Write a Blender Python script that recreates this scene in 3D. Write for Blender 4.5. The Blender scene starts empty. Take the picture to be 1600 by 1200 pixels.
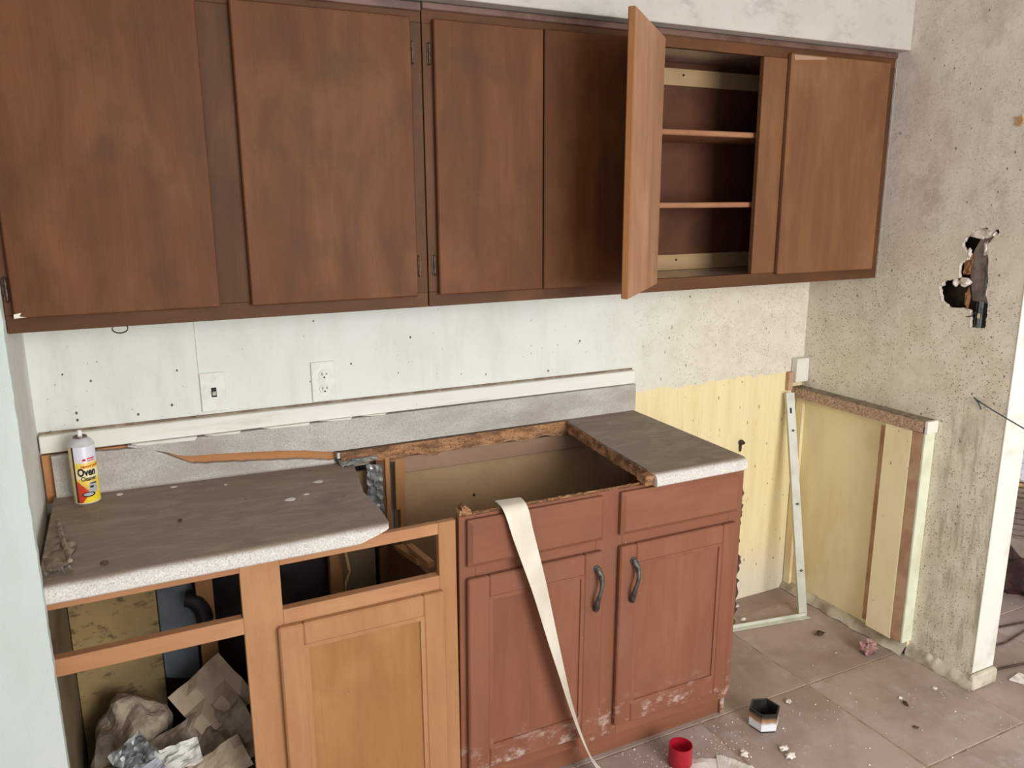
import bpy, bmesh, math, random
from mathutils import Vector, Matrix, noise
random.seed(7)
S = bpy.context.scene
C = bpy.context.collection
R = math.radians

# ------------------------------------------------------------------ camera, world, lights
cam = bpy.data.cameras.new('camera'); co = bpy.data.objects.new('camera', cam); C.objects.link(co)
yaw, pitch, roll, F = -.4584, -.2239, -.0049, 1250.3
f = Vector((-math.sin(yaw)*math.cos(pitch), math.cos(yaw)*math.cos(pitch), math.sin(pitch)))
r = Vector((math.cos(yaw), math.sin(yaw), 0)); u = r.cross(f)
rr = r*math.cos(roll)+u*math.sin(roll); uu = -r*math.sin(roll)+u*math.cos(roll)
co.matrix_world = Matrix(((rr.x, uu.x, -f.x, -2.5442), (rr.y, uu.y, -f.y, -2.4021), (rr.z, uu.z, -f.z, 1.6741), (0, 0, 0, 1)))
cam.sensor_width = 36; cam.lens = F/1600*36; cam.clip_start = .02
S.camera = co
w = bpy.data.worlds.new('world'); S.world = w; w.use_nodes = True
w.node_tree.nodes['Background'].inputs[0].default_value = (.93, .97, 1, 1)
w.node_tree.nodes['Background'].inputs[1].default_value = 1.0
def area(name, loc, target, sx, sy, power, col):
    l = bpy.data.lights.new(name, 'AREA'); l.shape = 'RECTANGLE'; l.size = sx; l.size_y = sy; l.energy = power; l.color = col
    o = bpy.data.objects.new(name, l); C.objects.link(o); o.location = loc
    o.rotation_euler = (Vector(target)-Vector(loc)).to_track_quat('-Z', 'Y').to_euler()
area('window_light', (-.95, -4.6, 1.7), (-1.2, -.3, 1.0), 1.9, 1.5, 145, (1, .985, .96))
area('patio_door_light', (3.3, -1.6, 1.4), (.2, -.6, .6), 1.6, 1.9, 35, (1, .98, .95))
S.view_settings.view_transform = 'Standard'; S.view_settings.look = 'None'
S.view_settings.gamma = 1; S.view_settings.use_curve_mapping = False
S.view_settings.exposure = -.1

# ------------------------------------------------------------------ material helpers
def lin(c):
    o = []
    for v in c[:3]:
        v = v/255
        o.append(v/12.92 if v <= .04045 else ((v+.055)/1.055)**2.4)
    return (*o, 1)
class G:
    """small node graph builder"""
    def __init__(s, name, rnd=False):
        s.m = bpy.data.materials.new(name); s.m.use_nodes = True; s.t = s.m.node_tree
        s.b = s.t.nodes['Principled BSDF']; s.tc = s.t.nodes.new('ShaderNodeTexCoord')
        s.co = s.tc.outputs['Object']
        s.pos = s.co
        if rnd:
            oi = s.t.nodes.new('ShaderNodeObjectInfo'); a = s.t.nodes.new('ShaderNodeVectorMath'); a.operation = 'MULTIPLY_ADD'
            s.t.links.new(oi.outputs['Random'], a.inputs[0]); a.inputs[1].default_value = (17, 23, 31); s.t.links.new(s.co, a.inputs[2])
            s.co = a.outputs[0]; s.rand = oi.outputs['Random']
    def put(s, inp, v):
        if hasattr(v, 'is_output'): s.t.links.new(v, inp)
        else: inp.default_value = v
    def math(s, op, a, b=0.0, clamp=False):
        n = s.t.nodes.new('ShaderNodeMath'); n.operation = op; n.use_clamp = clamp
        s.put(n.inputs[0], a); s.put(n.inputs[1], b); return n.outputs[0]
    def axis(s, k):
        n = s.t.nodes.new('ShaderNodeSeparateXYZ'); s.t.links.new(s.pos, n.inputs[0]); return n.outputs[k]
    def scaled(s, sc):
        n = s.t.nodes.new('ShaderNodeMapping'); s.t.links.new(s.co, n.inputs[0])
        n.inputs['Scale'].default_value = sc if not isinstance(sc, (int, float)) else (sc,)*3; return n.outputs[0]
    def noise(s, sc, d=4, rough=.55, dist=0):
        n = s.t.nodes.new('ShaderNodeTexNoise'); s.t.links.new(s.scaled(sc), n.inputs['Vector'])
        n.inputs['Scale'].default_value = 1; n.inputs['Detail'].default_value = d; n.inputs['Roughness'].default_value = rough
        n.inputs['Distortion'].default_value = dist; return n.outputs[0]
    def ramp(s, v, lo, hi):
        n = s.t.nodes.new('ShaderNodeMapRange'); n.interpolation_type = 'SMOOTHSTEP'
        s.put(n.inputs[0], v); n.inputs[1].default_value = lo; n.inputs[2].default_value = hi; return n.outputs[0]
    def cells(s, sc, keep, rad):
        """spots: 1 inside small dots of a random subset of cells"""
        n = s.t.nodes.new('ShaderNodeTexVoronoi'); s.t.links.new(s.scaled(sc), n.inputs['Vector']); n.inputs['Scale'].default_value = 1
        sp = s.t.nodes.new('ShaderNodeSeparateColor'); s.t.links.new(n.outputs['Color'], sp.inputs[0])
        a = s.ramp(sp.outputs[0], 1-keep-.02, 1-keep+.02)
        rad2 = s.math('MULTIPLY', sp.outputs[1], rad)
        d = s.math('SUBTRACT', rad2, n.outputs['Distance'])
        return s.math('MULTIPLY', a, s.ramp(d, 0, rad*.25))
    def mix(s, fac, a, b):
        n = s.t.nodes.new('ShaderNodeMix'); n.data_type = 'RGBA'
        s.put(n.inputs[0], fac); s.put(n.inputs[6], lin(a) if isinstance(a, tuple) else a); s.put(n.inputs[7], lin(b) if isinstance(b, tuple) else b)
        return n.outputs[2]
    def mul(s, a, b): return s.math('MULTIPLY', a, b)
    def up(s):
        n = s.t.nodes.new('ShaderNodeNewGeometry'); x = s.t.nodes.new('ShaderNodeSeparateXYZ'); s.t.links.new(n.outputs['Normal'], x.inputs[0]); return x.outputs[2]
    def bump(s, h, st, d=.002):
        n = s.t.nodes.new('ShaderNodeBump'); n.inputs['Strength'].default_value = st; n.inputs['Distance'].default_value = d
        s.t.links.new(h, n.inputs['Height']); s.t.links.new(n.outputs[0], s.b.inputs['Normal'])
    def done(s, col, rough=.6, spec=.3, metal=0):
        s.put(s.b.inputs['Base Color'], lin(col) if isinstance(col, tuple) else col)
        s.put(s.b.inputs['Roughness'], rough); s.b.inputs['Specular IOR Level'].default_value = spec; s.b.inputs['Metallic'].default_value = metal
        return s.m
def wood(name, dark, mid, light, ax='z', blotch=.6, grime=None, rough=.5, pale=None, dusty=False):
    g = G(name, True)
    sc = {'z': (26, 26, 1.6), 'x': (1.6, 26, 26), 'y': (26, 1.6, 26)}[ax]; sc = tuple(v*(.55 if v > 9 else 1) for v in sc)
    fine = {'z': (220, 220, 7), 'x': (7, 220, 220), 'y': (220, 7, 220)}[ax]
    bl = {'z': (6, 6, 2.5), 'x': (2.5, 6, 6), 'y': (6, 2.5, 6)}[ax]
    n1 = g.noise(sc, 4, .6, .6); n2 = g.noise(bl, 3, .55, .5); n3 = g.noise(fine, 2, .5)
    c = g.mix(g.ramp(n1, .12, .8), dark, mid)
    c = g.mix(g.mul(g.ramp(n2, .45, .72), blotch), c, light)
    n4 = g.noise(tuple(v*.8 for v in bl), 4, .6, .8)
    c = g.mix(g.mul(g.ramp(n4, .48, .78), blotch*.7), c, dark)
    c = g.mix(g.mul(g.ramp(n3, .5, .75), .22), c, dark)
    c = g.mix(g.mul(g.ramp(g.noise(13, 5, .7), .5, .72), blotch*.5), c, dark)
    if grime: c = g.mix(g.mul(g.ramp(g.noise(5, 5, .65), .5, .7), grime[1]), c, grime[0])
    if pale: c = g.mix(g.mul(g.cells(60, .05, .16), .9), c, pale)
    g.bump(n3, .25, .001)
    if dusty: c = g.mix(g.mul(g.mul(g.ramp(g.noise((14, 14, 22), 5, .7), .5, .66), g.ramp(g.math('MULTIPLY', g.axis(2), -1), -.24, -.12)), .75), c, (196, 178, 168))
    return g.done(c, rough+.08, .22)
def plain(name, col, col2=None, sc=20, rough=.6, spec=.3, metal=0, lo=.4, hi=.65, bump=0):
    g = G(name, True); c = col
    n = g.noise(sc, 4)
    if col2: c = g.mix(g.ramp(n, lo, hi), col, col2)
    if bump: g.bump(n, bump, .003)
    return g.done(c, rough, spec, metal)

M = {}
M['up_v'] = wood('upper_cabinet_wood', (86, 51, 29), (107, 65, 38), (125, 83, 50), 'z', .6, ((72, 50, 32), .42))
M['up_v2'] = wood('upper_cabinet_wood_faded', (103, 68, 45), (125, 86, 55), (144, 104, 70), 'z', .55, ((93, 70, 50), .35))
M['up_frame_v'] = wood('upper_frame_wood', (72, 46, 29), (93, 60, 36), (107, 69, 41), 'z', .5, ((62, 48, 33), .4))
M['up_frame_h'] = wood('upper_frame_rail_wood', (75, 47, 29), (96, 61, 36), (117, 73, 42), 'x', .6, ((63, 48, 33), .4))
M['up_in'] = wood('unfinished_door_back', (142, 102, 74), (167, 125, 95), (182, 142, 112), 'z', .6, ((133, 100, 76), .4))
M['up_edge'] = wood('door_edge_wood', (127, 85, 49), (152, 102, 60), (163, 117, 74), 'z', .5)
M['shelf_wood'] = wood('shelf_wood', (128, 86, 60), (170, 122, 90), (186, 142, 106), 'x', .6)
M['cleat'] = wood('pine_cleat', (168, 138, 98), (190, 160, 118), (200, 172, 132), 'x', .5)
M['cab_dark'] = plain('dark_red_hardboard', (100, 60, 42), (88, 52, 36), 8, .6)
M['gloss_brown'] = plain('glossy_brown_paint', (112, 84, 74), (88, 62, 52), 9, .26, .5)
M['base_v'] = wood('base_cabinet_wood', (120, 76, 55), (137, 88, 67), (148, 100, 78), 'z', .35, ((131, 93, 76), .4), .5, (208, 194, 182), True)
M['base_h'] = wood('base_rail_wood', (120, 76, 55), (139, 89, 67), (148, 100, 76), 'x', .35, ((116, 81, 67), .4), .5, (208, 194, 182))
M['oak_v'] = wood('left_base_wood', (156, 109, 73), (174, 127, 88), (185, 140, 101), 'z', .5, ((153, 109, 79), .35), .5)
M['oak_h'] = wood('left_base_rail_wood', (158, 111, 77), (178, 129, 92), (188, 144, 104), 'x', .5, ((149, 106, 77), .35), .5)
M['oak_panel'] = wood('left_base_panel_wood', (144, 100, 60), (163, 118, 73), (174, 131, 86), 'z', .55, ((140, 97, 60), .35), .5, (201, 192, 174))
M['ply'] = wood('raw_wood', (150, 108, 72), (178, 130, 86), (192, 146, 100), 'z', .5)
M['ply_h'] = wood('raw_rail_wood', (148, 118, 98), (170, 138, 116), (184, 154, 130), 'x', .5)
M['core'] = wood('exposed_particle_core', (166, 112, 70), (192, 136, 88), (204, 150, 102), 'x', .4)
def f_rot():
    g = G('rotten_particle_edge', True)
    c = g.mix(g.ramp(g.noise((14, 30, 40), 5, .65), .35, .65), (118, 86, 64), (186, 140, 102))
    c = g.mix(g.mul(g.ramp(g.noise(160, 3), .52, .68), .7), c, (70, 52, 40)); n = g.noise(120, 4); g.bump(n, .8, .004)
    return g.done(c, .9, .1)
M['rot'] = f_rot()
def f_chip():
    g = G('chipboard_edge', True)
    c = g.mix(g.ramp(g.noise((90, 90, 150), 5, .7), .35, .65), (158, 126, 104), (206, 178, 154))
    c = g.mix(g.mul(g.cells(90, .12, .35), .8), c, (84, 62, 50)); g.bump(g.noise(220, 4), .8, .004)
    return g.done(c, .9, .1)
M['chip'] = f_chip()
M['tanpanel'] = plain('tan_back_panel', (182, 152, 116), (168, 138, 104), 5, .75)
M['dullpanel'] = plain('dull_side_panel', (128, 110, 84), (112, 96, 72), 6, .8)
M['brownpanel'] = plain('brown_side_panel', (120, 84, 56), (104, 70, 46), 6, .8)
M['shadeback'] = plain('cavity_shade_back', (52, 46, 42), (26, 24, 23), 7, .9)  # near-black colour stands in for the shade of a dark cavity
def f_mouldply():
    g = G('mouldy_yellow_plywood')
    c = g.mix(g.ramp(g.noise(5, 4), .35, .65), (178, 152, 100), (150, 128, 88))
    c = g.mix(g.mul(g.ramp(g.noise((16, 16, 28), 5, .7), .52, .66), .8), c, (84, 72, 52))
    c = g.mix(.25, c, (110, 100, 84))
    return g.done(c, .85, .1)
M['mouldply'] = f_mouldply()
M['blue'] = plain('dusty_blue_panel', (108, 119, 124), (88, 98, 103), 6, .6)
M['black'] = plain('black_plastic', (22, 22, 24), (36, 35, 36), 30, .5)
def laminate(name, dusty):
    g = G(name)
    c = g.mix(g.ramp(g.noise(210, 3, .7), .38, .62), (194, 189, 181), (214, 211, 205))
    c = g.mix(g.mul(g.ramp(g.noise(330, 2, .6), .57, .66), .75), c, (150, 138, 126))
    c = g.mix(g.mul(g.cells(190, .3, .4), .7), c, (142, 134, 126))
    dn = g.noise((7, 26, 10), 5, .65, .6)
    if dusty:
        dust = g.mix(g.ramp(dn, .35, .68), (116, 99, 83), (142, 124, 107))
        dust = g.mix(g.mul(g.ramp(g.noise((5, 7, 5), 4, .6), .56, .72), .5), dust, (90, 76, 63))
        dust = g.mix(g.mul(g.cells(38, .06, .22), .85), dust, (58, 46, 38))
        edge = g.math('ADD', g.up(), g.mul(g.math('SUBTRACT', dn, .5), .5))
        c = g.mix(g.mul(g.ramp(edge, .62, .99), .93), c, dust)
        c = g.mix(g.mul(g.ramp(g.noise(9, 4), .55, .75), .22), c, (120, 108, 96))
    else:
        c = g.mix(g.math('ADD', .18, g.mul(g.ramp(g.noise((4, 4, 9), 5, .6), .36, .7), .5)), c, (146, 136, 126))
    return g.done(c, .55, .3)
M['lam'] = laminate('speckled_laminate_dusty', True)
M['lam_bs'] = laminate('speckled_laminate', False)
M['white'] = plain('white_paint', (226, 224, 214), (208, 203, 190), 9, .55, .3, 0, .5, .72)
def f_trim():
    g = G('old_white_trim_paint')
    c = g.mix(g.mul(g.ramp(g.noise((3, 8, 30), 5, .65), .5, .72), .6), (231, 229, 219), (204, 196, 180))
    c = g.mix(g.mul(g.cells(42, .07, .16), .9), c, (92, 78, 62))
    return g.done(c, .5, .35)
M['trim'] = f_trim()
M['plate'] = plain('painted_plate', (230, 229, 221), (222, 219, 208), 40, .45, .4)
M['slot'] = plain('slot_black', (30, 28, 27), None, 5, .6)
M['toggle'] = plain('worn_toggle', (168, 160, 148), (206, 200, 190), 90, .4)
M['pewter'] = plain('dark_pewter', (92, 90, 84), (66, 65, 62), 60, .45, .5, .55)
M['hinge'] = plain('aged_bronze', (60, 46, 36), (98, 78, 58), 120, .45, .5, .4)
M['paper'] = plain('white_paper', (226, 224, 218), (206, 202, 194), 14, .8, .15)
M['tape'] = plain('cream_edging_strip', (218, 212, 198), (202, 194, 178), 6, .5)
M['red'] = plain('red_plastic', (170, 24, 46), (150, 18, 40), 12, .4, .4)
M['metal_w'] = plain('white_metal_strip', (206, 208, 196), (188, 188, 174), 10, .4, .4)
M['galv'] = plain('galvanised_steel', (120, 128, 134), (84, 90, 96), 40, .4, .5, .6)
M['plaster'] = plain('broken_plaster', (232, 226, 218), (196, 184, 172), 40, .9, .1, 0, .4, .65, .6)
M['studgrey'] = plain('grey_cardboard', (156, 146, 138), (112, 102, 96), 16, .8)
M['cavity'] = plain('wall_cavity', (96, 78, 62), (52, 42, 36), 14, .9)
M['wire'] = plain('slate_wire', (70, 82, 92), None, 5, .5)
M['yellowtag'] = plain('pale_yellow_tag', (206, 204, 160), None, 5, .6)
M['rim'] = plain('torn_drywall_paper', (232, 222, 204), (206, 190, 168), 60, .9)
M['gloss_sheen'] = plain('gloss_paint_sheen', (150, 132, 128), (120, 100, 96), 7, .2, .5)  # gloss paint, greyed and lightened in the colour to suggest its reflection
M['gap'] = plain('gap_shadow_brown', (124, 104, 88), (158, 140, 122), 30, .9)
def f_wall(name, kind):
    g = G(name); n = g.noise(3, 6, .65)
    if kind == 'back':
        x, z = g.axis(0), g.axis(2)
        right = g.ramp(x, -1.25, -.45)
        c = g.mix(g.mul(g.ramp(n, .45, .7), .5), (227, 229, 222), (213, 213, 203))
        c = g.mix(g.mul(g.ramp(g.noise((9, 9, 2.2), 5, .65), .45, .72), .45), c, (205, 202, 190))
        dn = g.mix(g.ramp(g.noise(11, 6, .75), .35, .7), (222, 217, 201), (204, 196, 174))
        c = g.mix(g.mul(right, .85), c, dn)
        wob = g.math('ADD', z, g.mul(g.math('SUBTRACT', g.noise((14, 14, 30), 5, .7), .5), .085))
        yel = g.mul(g.ramp(g.math('MULTIPLY', wob, -1), -.985, -.972), g.ramp(x, -.9, -.885))
        yc = g.mix(g.ramp(g.noise((22, 22, 2), 6, .7), .3, .8), (238, 224, 178), (226, 208, 156))
        yc = g.mix(g.mul(g.ramp(g.noise((70, 70, 3), 4, .7), .62, .7), .5), yc, (176, 146, 96))
        yc = g.mix(g.mul(g.ramp(g.noise(5, 5), .5, .75), .4), yc, (232, 224, 190))
        low = g.ramp(g.math('MULTIPLY', z, -1), -.32, -.02)
        yc = g.mix(g.mul(low, .75), yc, (220, 214, 200))
        c = g.mix(yel, c, yc)
        f1 = g.mul(g.mul(g.cells((210, 210, 210), .4, .5), right), g.ramp(g.noise(6, 4), .35, .6))
        c = g.mix(g.mul(g.mul(f1, g.math('SUBTRACT', 1, g.mul(yel, .8))), .75), c, (116, 98, 72))
        c = g.mix(g.mul(g.cells((46, 46, 34), .16, .17), .9), c, (62, 54, 46))
        c = g.mix(g.mul(g.mul(g.cells((95, 95, 80), .14, .2), g.ramp(g.noise(4, 3), .42, .6)), .75), c, (110, 100, 86))
        c = g.mix(g.mul(g.mul(g.cells((70, 70, 22), .2, .2), right), .85), c, (110, 78, 50))
    elif kind == 'right':
        y, z = g.axis(1), g.axis(2)
        hi = g.ramp(z, 1.15, 1.75)
        c = g.mix(g.ramp(g.noise(9, 7, .78), .34, .7), (234, 228, 210), (212, 203, 180))
        gr = g.mix(g.ramp(g.noise((4, 4, 3), 6, .68), .36, .66), (230, 222, 214), (204, 193, 184))
        c = g.mix(g.mul(hi, .85), c, gr)
        c = g.mix(g.mul(g.ramp(g.noise((5, 5, 1.2), 5, .65), .5, .75), .4), c, (178, 168, 148))
        c = g.mix(g.mul(g.ramp(g.noise(2.2, 4), .5, .7), .3), c, (222, 220, 206))
        sp = g.mul(g.cells(170, .55, .55), g.ramp(g.noise(5, 4), .3, .55))
        c = g.mix(g.mul(g.mul(sp, g.math('SUBTRACT', 1, g.mul(hi, .6))), .8), c, (112, 96, 70))
        c = g.mix(g.mul(g.cells((50, 50, 34), .08, .2), .8), c, (84, 70, 54))
        st = g.mul(g.ramp(g.math('MULTIPLY', y, -1), .6, .72), g.ramp(g.math('MULTIPLY', z, -1), -1.2, -.8))
        c = g.mix(g.mul(g.mul(g.ramp(g.noise((30, 30, 5), 6, .75), .46, .64), st), .6), c, (150, 142, 122))
        c = g.mix(g.mul(g.mul(g.ramp(g.noise((7, 7, 5), 6, .75), .48, .7), hi), .55), c, (172, 158, 150))
    else:
        c = g.mix(g.ramp(n, .4, .7), (226, 225, 217), (208, 204, 194))
        c = g.mix(g.mul(g.ramp(g.noise((7, 7, 3), 6, .7), .5, .72), .6), c, (186, 178, 166))
        c = g.mix(g.mul(g.cells((34, 34, 50), .05, .2), .7), c, (120, 104, 88))
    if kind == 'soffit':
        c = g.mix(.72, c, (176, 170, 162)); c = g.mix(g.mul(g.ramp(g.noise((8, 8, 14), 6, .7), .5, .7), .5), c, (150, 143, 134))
    g.bump(g.noise(90, 5, .65), .35, .003)
    return g.done(c, .75, .2)
M['wall_back'] = f_wall('mildewed_back_wall', 'back')
M['wall_right'] = f_wall('mildewed_right_wall', 'right')
M['wall'] = f_wall('dirty_white_wall', 'plain')
M['soffit'] = f_wall('smoke_stained_soffit', 'soffit')
def f_pale():
    g = G('pale_green_white_paint')
    c = g.mix(g.ramp(g.noise((6, 6, 2), 5), .4, .7), (192, 201, 196), (182, 192, 186)); g.bump(g.noise(260, 3), .3, .002)
    return g.done(c, .6, .25)
M['pale'] = f_pale()
def f_yel():
    g = G('bare_yellow_paint')
    c = g.mix(g.ramp(g.noise((5, 5, 2), 5, .6), .38, .66), (244, 231, 190), (232, 214, 170))
    c = g.mix(g.mul(g.ramp(g.noise(3, 4), .5, .7), .45), c, (206, 180, 136))
    c = g.mix(g.mul(g.cells((60, 60, 24), .12, .2), .8), c, (112, 90, 56))
    return g.done(c, .75, .2)
M['yellow'] = f_yel()
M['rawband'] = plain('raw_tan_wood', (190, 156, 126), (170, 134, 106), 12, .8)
M['greenwhite'] = plain('greenish_white_board', (221, 225, 202), (206, 206, 180), 7, .6)
M['plinth'] = plain('dirty_plinth', (204, 196, 178), (158, 144, 126), 10, .85, .2, 0, .4, .7, .4)
def f_tile():
    g = G('taupe_floor_tile', True)
    c = g.mix(g.ramp(g.noise(3.5, 6, .68), .36, .66), (170, 153, 145), (150, 133, 124))
    c = g.mix(g.mul(g.ramp(g.noise((9, 9, 9), 6, .7), .5, .7), .5), c, (184, 173, 171))
    c = g.mix(g.mul(g.ramp(g.noise(1.6, 3), .5, .75), .4), c, (134, 112, 94))
    c = g.mix(g.mul(g.cells(70, .05, .2), .8), c, (226, 218, 208))
    c = g.mix(g.mul(g.cells(55, .05, .2), .8), c, (84, 68, 56))
    return g.done(c, .62, .3)
M['tile'] = f_tile()
M['grout'] = plain('dusty_grout', (168, 148, 132), (134, 114, 98), 18, .9)
M['ceiling'] = plain('ceiling_paint', (224, 221, 212), (206, 200, 190), 4, .8)
M['cloth_d'] = plain('dark_maroon_cloth', (66, 44, 42), (44, 32, 32), 14, .9)
M['cloth_c'] = plain('cream_cloth', (206, 190, 168), (184, 166, 146), 10, .9)
M['card'] = plain('brown_cardboard', (150, 108, 72), (130, 92, 60), 9, .8)
M['bag'] = plain('crumpled_grey_tan_paper', (198, 178, 156), (164, 146, 126), 7, .8)
M['lint'] = plain('grey_insulation', (176, 162, 144), (136, 124, 108), 22, .95, .1, 0, .4, .65, .8)
M['mag'] = plain('blue_grey_glossy_paper', (126, 132, 160), (180, 182, 190), 6, .4)
M['foil'] = plain('crinkled_foil', (178, 180, 178), (128, 132, 134), 60, .4, .5, .5)
M['dust'] = plain('matted_dust', (150, 138, 122), (120, 106, 90), 40, .95, .1, 0, .4, .65, .8)
M['pink'] = plain('dusty_pink_cloth', (176, 138, 134), (112, 76, 78), 26, .85)
M['leaf'] = plain('dry_dark_scrap', (84, 66, 52), (56, 44, 36), 40, .9)
M['tan'] = plain('tan_scrap', (204, 164, 116), (180, 138, 92), 20, .8)
M['rod'] = plain('rusty_rack_wire', (92, 76, 68), (140, 124, 112), 30, .5, .4, .4)
def f_speck():
    g = G('white_speckled_sheet')
    c = g.mix(g.mul(g.ramp(g.noise(60, 4, .7), .5, .6), .7), (214, 212, 220), (140, 136, 150)); return g.done(c, .7)
M['speck'] = f_speck()
def f_hex():
    g = G('scorched_white_glaze')
    z = g.math('ADD', g.axis(2), g.mul(g.math('SUBTRACT', g.noise(30, 3), .5), .02))
    c = g.mix(g.ramp(z, .026, .04), (226, 228, 230), (156, 120, 88)); c = g.mix(g.ramp(z, .04, .06), c, (44, 40, 38))
    return g.done(c, .35, .5)
M['hex'] = f_hex()
M['soot'] = plain('soot', (26, 25, 25), (44, 42, 41), 50, .8)

# ------------------------------------------------------------------ mesh helpers
ORG = {}
def root_of(o):
    while o.parent: o = o.parent
    return o
class MB:
    def __init__(s): s.b = bmesh.new()
    def box(s, x0, x1, y0, y1, z0, z1, bev=.0015, mtx=None):
        t = bmesh.new(); bmesh.ops.create_cube(t, size=1)
        for v in t.verts: v.co = Vector(((x0+x1)/2+v.co.x*(x1-x0), (y0+y1)/2+v.co.y*(y1-y0), (z0+z1)/2+v.co.z*(z1-z0)))
        if bev: bmesh.ops.bevel(t, geom=t.edges[:], offset=min(bev, abs(x1-x0)*.3, abs(y1-y0)*.3, abs(z1-z0)*.3), segments=1, affect='EDGES')
        return s.add(t, mtx)
    def add(s, t, mtx=None):
        if mtx: bmesh.ops.transform(t, matrix=mtx, verts=t.verts)
        me = bpy.data.meshes.new('t'); t.to_mesh(me); t.free(); s.b.from_mesh(me); bpy.data.meshes.remove(me); return s
    def prism(s, pts, ax, a, b, mtx=None, bev=0):
        """polygon in the two other axes (in xyz order) extruded a..b along ax"""
        t = bmesh.new(); k = 'xyz'.index(ax)
        def P(p, h): q = list(p); q.insert(k, h); return q
        va = [t.verts.new(P(p, a)) for p in pts]; vb = [t.verts.new(P(p, b)) for p in pts]; n = len(pts)
        t.faces.new(va); t.faces.new(vb[::-1])
        for i in range(n): t.faces.new((va[i], vb[i], vb[(i+1) % n], va[(i+1) % n]))
        bmesh.ops.recalc_face_normals(t, faces=t.faces)
        if bev: bmesh.ops.bevel(t, geom=t.edges[:], offset=bev, segments=1, affect='EDGES')
        return s.add(t, mtx)
    def tube(s, path, rad, n=8, cap=True):
        t = bmesh.new(); path = [Vector(p) for p in path]; rings = []
        rads = rad if isinstance(rad, (list, tuple)) else [rad]*len(path)
        for i, p in enumerate(path):
            d = (path[min(i+1, len(path)-1)]-path[max(i-1, 0)]).normalized()
            a = d.cross(Vector((0, 0, 1)) if abs(d.z) < .9 else Vector((1, 0, 0))).normalized(); b = d.cross(a)
            rings.append([t.verts.new(p+(a*math.cos(j*2*math.pi/n)+b*math.sin(j*2*math.pi/n))*rads[i]) for j in range(n)])
        for i in range(len(rings)-1):
            for j in range(n): t.faces.new((rings[i][j], rings[i][(j+1) % n], rings[i+1][(j+1) % n], rings[i+1][j]))
        if cap: t.faces.new(rings[0][::-1]); t.faces.new(rings[-1])
        bmesh.ops.recalc_face_normals(t, faces=t.faces)
        return s.add(t)
    def lathe(s, prof, c, n=32, closed=False, mtx=None):
        t = bmesh.new(); rings = []
        for (q, z) in prof:
            rings.append([t.verts.new((c[0]+q*math.cos(j*2*math.pi/n+math.pi/n), c[1]+q*math.sin(j*2*math.pi/n+math.pi/n), c[2]+z)) for j in range(n)])
        m = len(rings)
        for i in range(m-1 if not closed else m):
            a, b = rings[i], rings[(i+1) % m]
            for j in range(n): t.faces.new((a[j], a[(j+1) % n], b[(j+1) % n], b[j]))
        if not closed: t.faces.new(rings[0][::-1]); t.faces.new(rings[-1])
        bmesh.ops.remove_doubles(t, verts=t.verts, dist=1e-6)
        bmesh.ops.recalc_face_normals(t, faces=t.faces)
        return s.add(t, mtx)
    def grid(s, fn, nu, nv, th=None, nrm=None):
        """surface fn(u,v), optionally a solid of thickness th along nrm"""
        t = bmesh.new()
        A = [[t.verts.new(fn(i/nu, j/nv)) for j in range(nv+1)] for i in range(nu+1)]
        for i in range(nu):
            for j in range(nv): t.faces.new((A[i][j], A[i+1][j], A[i+1][j+1], A[i][j+1]))
        if th:
            bmesh.ops.recalc_face_normals(t, faces=t.faces)
            bmesh.ops.solidify(t, geom=t.faces[:], thickness=th)
        bmesh.ops.recalc_face_normals(t, faces=t.faces)
        return s.add(t)
    def rock(s, c, sz, seed, sub=2, amp=.5, fr=2.2, ang=None):
        t = bmesh.new(); bmesh.ops.create_icosphere(t, subdivisions=sub, radius=1)
        for v in t.verts:
            k = 1+amp*noise.noise(v.co*fr+Vector((seed*3.1, seed*1.7, seed)))
            v.co = Vector((v.co.x*sz[0]*k, v.co.y*sz[1]*k, v.co.z*sz[2]*k))
        m = Matrix.Translation(c)
        if ang: m = m @ Matrix.Rotation(ang, 4, 'Z')
        return s.add(t, m)
    def build(s, name, mat, parent=None, smooth=None, mtx=None):
        if mtx: bmesh.ops.transform(s.b, matrix=mtx, verts=s.b.verts)
        if parent:
            o0 = ORG.get(root_of(parent).name)
            if o0: bmesh.ops.translate(s.b, vec=-Vector(o0), verts=s.b.verts)
        me = bpy.data.meshes.new(name); s.b.to_mesh(me); s.b.free()
        me.materials.append(M[mat] if isinstance(mat, str) else mat)
        if smooth:
            for p in me.polygons: p.use_smooth = True
            me.set_sharp_from_angle(angle=R(smooth))
        o = bpy.data.objects.new(name, me); C.objects.link(o); o.parent = parent
        return o
def tag(o, label, cat, group=None, kind=None):
    o['label'] = label; o['category'] = cat
    if group: o['group'] = group
    if kind: o['kind'] = kind
    return o
def thing(name, label, cat, loc=(0, 0, 0), group=None):
    o = bpy.data.objects.new(name, None); C.objects.link(o); o.location = loc; o.empty_display_size = .05
    ORG[o.name] = loc
    return tag(o, label, cat, group)
def single(mb, name, mat, loc, label, cat, group=None, smooth=None):
    """one-mesh thing, origin at loc"""
    bmesh.ops.translate(mb.b, vec=-Vector(loc), verts=mb.b.verts)
    o = mb.build(name, mat, None, smooth); o.location = loc
    return tag(o, label, cat, group)
def struct(mb, name, mat, label, cat, parent=None, smooth=None):
    o = mb.build(name, mat, parent, smooth)
    if not parent: tag(o, label, cat, kind='structure')
    return o
def lerp(tab, x):
    for (a, va), (b, vb) in zip(tab, tab[1:]):
        if x <= b: return va+(vb-va)*max(0, (x-a)/(b-a))
    return tab[-1][1]

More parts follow.
